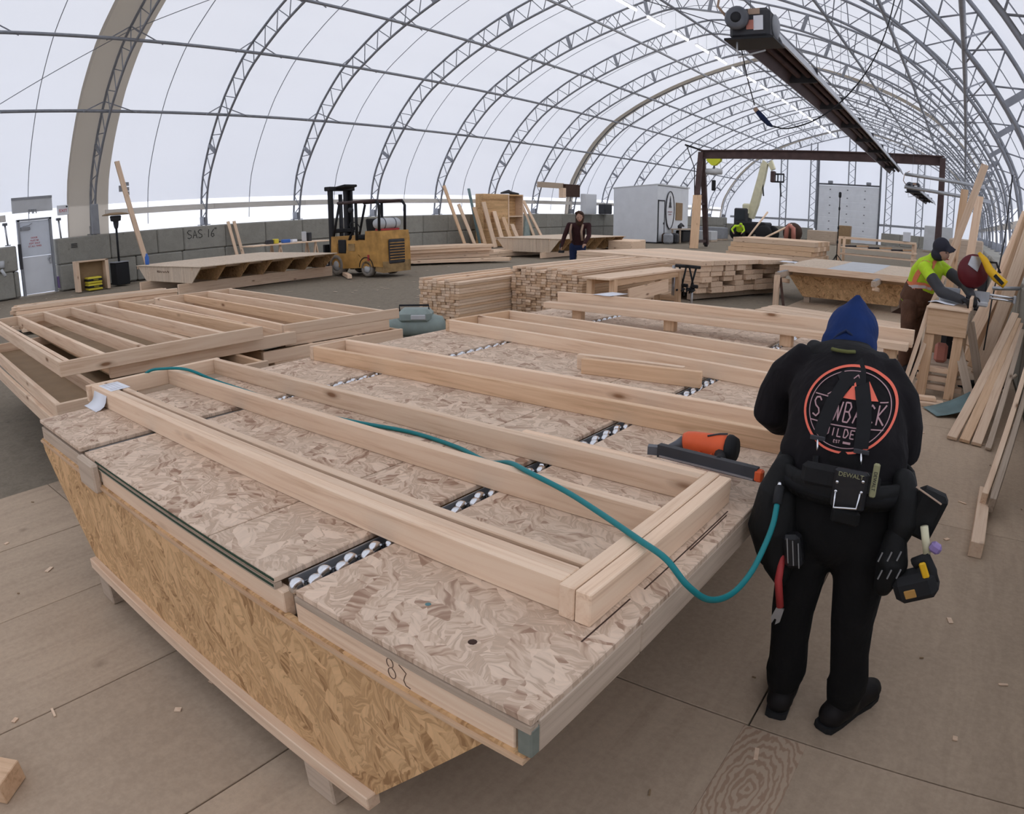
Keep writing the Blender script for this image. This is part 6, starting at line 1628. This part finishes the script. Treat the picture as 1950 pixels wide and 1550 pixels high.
MB().path([bl(-.005, 1.95, .70), bl(.025, 1.945, .73), bl(.05, 1.945, .69), bl(.06, 1.945, .66)], .018, 8).build('drill_grip', 'black_rubber', tb)
MB().cbox(bl(.028, 1.92, .70), (.02, .012, .05), .004, ry=-.5).build('drill_accent', 'saw_yellow', tb)
MB().tube(bl(.0, 1.95, .82), bl(.025, 1.95, .74), .012, 8).build('bit_case', 'boom_cream', tb)
MB().cbox(bl(.045, 1.945, .765), (.035, .03, .03), .008, ry=.4).build('purple_clip', 'purple', tb)

# --- generic clothed figure for the others
def dressed(label, J, s, top, legs, shoe, glove=None, cap=None, extra=None, name='person', curl=.5, hand_d=None):
    per = thing(name, label, 'person', (0, 0, 0))
    Vv = {k: Vector(v) for k, v in J.items()}
    b = body_parts(J, s)
    hd = hand_d or {}
    for q, th in (('L', -1), ('R', 1)):
        b += hand_parts(Vv['wr' + q], hd.get(q, (Vv['wr' + q] - Vv['el' + q])), (0, 0, 1), th, s, curl)
    blob('body', b, 'skin', per, .014, 2)
    face_bits(per, J, s)
    pel, che, nek = Vv['pelvis'], Vv['chest'], Vv['neck']
    tp = [('t', [(pel + V(0, 0, .02), .175 * s, .13 * s), (pel.lerp(che, .5), .168 * s, .122 * s), (che, .185 * s, .13 * s), (che.lerp(nek, .6), .15 * s, .10 * s), (che.lerp(nek, .95), .075 * s, .07 * s)])]
    for q in 'LR':
        end = Vv['wr' + q] if glove is None or True else Vv['el' + q]
        tp.append(limb(Vv['sh' + q], Vv['el' + q], end, (.066 * s, .056 * s, .042 * s)))
        tp.append(('t', [(che.lerp(nek, .5), .10 * s, .08 * s), (Vv['sh' + q], .068 * s, .068 * s)]))
    blob('jacket', tp, top, per, .013, 3)
    lg = [('t', [(pel + V(0, 0, .07 * s), .16 * s, .115 * s), (pel, .175 * s, .13 * s), (pel - V(0, 0, .07 * s), .17 * s, .125 * s)])]
    for q in 'LR': lg.append(limb(Vv['hp' + q], Vv['kn' + q], Vv['an' + q], (.10 * s, .075 * s, .068 * s)))
    blob('trousers', lg, legs, per, .013, 3)
    for q in 'LR': boot(per, Vv['an' + q], Vv['ft' + q], s, shoe)
    if glove:
        for q, th in (('L', -1), ('R', 1)): blob('glove', hand_parts(Vv['wr' + q], hd.get(q, (Vv['wr' + q] - Vv['el' + q])), (0, 0, 1), th, s * 1.2, curl), glove, per, .009, 1)
    return per

# worker at the mitre saw: yellow shirt, brown overalls, dark cap, bent to the right over the saw
J2 = dict(pelvis=(-.52, 10.65, .80), chest=(-.40, 10.45, 1.17), neck=(-.33, 10.38, 1.36), head=(-.245, 10.30, 1.455), face=Vector((.72, -.45, -.45)).normalized(),
          shL=(-.27, 10.55, 1.28), elL=(.05, 10.3, 1.10), wrL=(.12, 9.95, 1.02), shR=(-.42, 10.22, 1.25), elR=(-.20, 10.02, 1.02), wrR=(.02, 9.80, .985),
          hpL=(-.47, 10.78, .78), knL=(-.46, 10.80, .42), anL=(-.48, 10.85, .11), hpR=(-.56, 10.54, .78), knR=(-.55, 10.50, .42), anR=(-.56, 10.55, .11), ftL=(.8, -.5, 0), ftR=(.8, -.6, 0))
D2 = V(.03, -2.15, 0)
J2 = {k: (v if k == 'face' or k[:2] == 'ft' else tuple(Vector(v) + D2)) for k, v in J2.items()}
P2 = dressed('worker in yellow shirt, brown overalls and dark cap bending over the mitre saw', J2, 1.0, 'hivis', 'brown_trousers', 'boots', 'black', curl=.7)
blob('cap', [('e', Vector(J2['head']) + V(-.01, .0, .035), (.098, .108, .10)), ('t', [(Vector(J2['head']) + V(.05, -.03, .03), .06, .02), (Vector(J2['head']) + V(.13, -.08, -.005), .05, .012)]), ('e', Vector(J2['head']) + V(-.03, .02, -.05), (.09, .10, .08))], 'cap_dark', P2, .011, 2)
for q in 'LR': blob('sleeve', [('t', [(Vector(J2['sh' + q]).lerp(Vector(J2['el' + q]), .45), .066, .066), (J2['el' + q], .063, .063), (J2['wr' + q], .046, .046)])], 'charcoal', P2, .012, 2)
blob('overall_bib', [('t', [((-.49, 8.49, .84), .182, .142), ((-.44, 8.41, .98), .178, .138), ((-.41, 8.37, 1.05), .172, .132)])], 'brown_trousers', P2, .012, 2)
c2 = P2.children
jk = [o for o in P2.children if o.name.startswith('jacket')][0]
bv2 = BVHTree.FromPolygons([v.co.copy() for v in jk.data.vertices], [tuple(p.vertices) for p in jk.data.polygons])
def on2(p, off=.006):
    h = bv2.find_nearest(Vector(p)); return h[0] + h[1] * off
def vest_strip(nm, pts, w, mat):
    P_ = []
    pts = [Vector(p) + D2 for p in pts]
    for a, b in zip(pts, pts[1:]): P_ += [a.lerp(b, k / 6) for k in range(6)]
    P_.append(pts[-1]); vs = []
    for i, p in enumerate(P_):
        t = (P_[min(i + 1, len(P_) - 1)] - P_[max(i - 1, 0)]).normalized(); q = on2(p); n = (q - D2 - Vector((-.45, 10.5, q.z))).normalized(); s_ = t.cross(n).normalized() * w / 2
        vs += [on2(q + s_), on2(q - s_)]
    MB().add(vs, [(2 * i, 2 * i + 1, 2 * i + 3, 2 * i + 2) for i in range(len(P_) - 1)]).build(nm, mat, P2)
vest_strip('vest_strap', [(-.36, 10.22, 1.36), (-.46, 10.28, 1.25), (-.52, 10.36, 1.10), (-.54, 10.42, .98)], .06, 'vest_orange')
vest_strip('vest_strap', [(-.28, 10.30, 1.36), (-.33, 10.25, 1.22), (-.38, 10.32, 1.08)], .05, 'vest_orange')
vest_strip('vest_band', [(-.62, 10.50, 1.02), (-.52, 10.36, 1.02), (-.40, 10.36, 1.03), (-.32, 10.45, 1.04)], .09, 'vest_orange')
vest_strip('vest_band', [(-.62, 10.50, 1.00), (-.52, 10.355, 1.00), (-.40, 10.355, 1.01), (-.32, 10.45, 1.02)], .045, 'silver_tape')


# hooded man behind the panel stack
J3 = dict(pelvis=(-12.1, 20.0, .86), chest=(-12.02, 19.9, 1.22), neck=(-11.98, 19.84, 1.44), head=(-11.90, 19.74, 1.56), face=Vector((.45, -.8, -.35)).normalized(),
          shL=(-11.78, 19.98, 1.36), elL=(-11.70, 19.86, 1.10), wrL=(-11.68, 19.62, .92), shR=(-12.22, 19.78, 1.36), elR=(-12.30, 19.70, 1.10), wrR=(-12.32, 19.58, .84),
          hpL=(-12.0, 20.05, .82), knL=(-12.0, 20.03, .44), anL=(-12.0, 20.05, .11), hpR=(-12.2, 19.95, .82), knR=(-12.2, 19.93, .44), anR=(-12.2, 19.95, .11), ftL=(.4, -.9, 0), ftR=(.3, -.95, 0))
D3 = V(3.2, -5.0, 0)
J3 = {k: (v if k == 'face' or k[:2] == 'ft' else tuple(Vector(v) + D3)) for k, v in J3.items()}
P3 = dressed('man in maroon hooded jacket and jeans standing behind the wide plank stack', J3, 1.02, 'maroon_jacket', 'jeans', 'boots')
blob('hood', [('e', Vector(J3['head']) + V(-.03, .06, .02), (.115, .11, .135)), ('t', [(Vector(J3['head']) + V(-.04, .06, -.14), .10, .09), (Vector(J3['head']) + V(-.03, .06, .0), .115, .11)]),
              ('t', [(Vector(J3['head']) + V(-.07, -.06, .09), .03, .04), (Vector(J3['head']) + V(0, -.04, .125), .03, .04), (Vector(J3['head']) + V(.07, -.02, .09), .03, .04)])], 'dark_wood', P3, .013, 2)
for x, y in ((-8.94, 14.70), (-8.66, 14.77)): MB().path([(x, y + .06, 1.38), (x, y - .005, 1.2), (x + .01, y + .03, .98)], .03, 6, flat=(1, 1)).build('pale_strap', 'tan_strap', P3)
hm = thing('hand_drill', 'dark hand drill held by the hooded man', 'tool', (-9.13, 14.56, .70))
MB().tube((0, 0, .03), (0, 0, .20), .025, 8).build('handle', 'black', hm); MB().cbox((0.02, 0, .0), (.14, .08, .06), .01).build('battery', 'black', hm)

# far worker in yellow
J4 = dict(pelvis=(-12.65, 40.0, .82), chest=(-12.6, 39.85, 1.08), neck=(-12.5, 39.7, 1.20), head=(-12.42, 39.55, 1.22), face=Vector((.5, -.7, -.5)).normalized(),
          shL=(-12.4, 39.9, 1.16), elL=(-12.25, 39.7, .92), wrL=(-12.3, 39.5, .8), shR=(-12.82, 39.7, 1.16), elR=(-12.95, 39.5, .95), wrR=(-12.8, 39.35, .8),
          hpL=(-12.55, 40.05, .78), knL=(-12.5, 40.0, .42), anL=(-12.5, 40.1, .11), hpR=(-12.75, 39.95, .78), knR=(-12.75, 39.9, .42), anR=(-12.78, 40.0, .11), ftL=(.3, -.9, 0), ftR=(.3, -.9, 0))
P4 = dressed('far worker in bright yellow jacket stooping near the telehandler', J4, 1.05, 'hivis', 'trousers', 'boots')
blob('cap', [('e', Vector(J4['head']) + V(0, 0, .04), (.10, .11, .10))], 'hivis', P4, .014, 2)
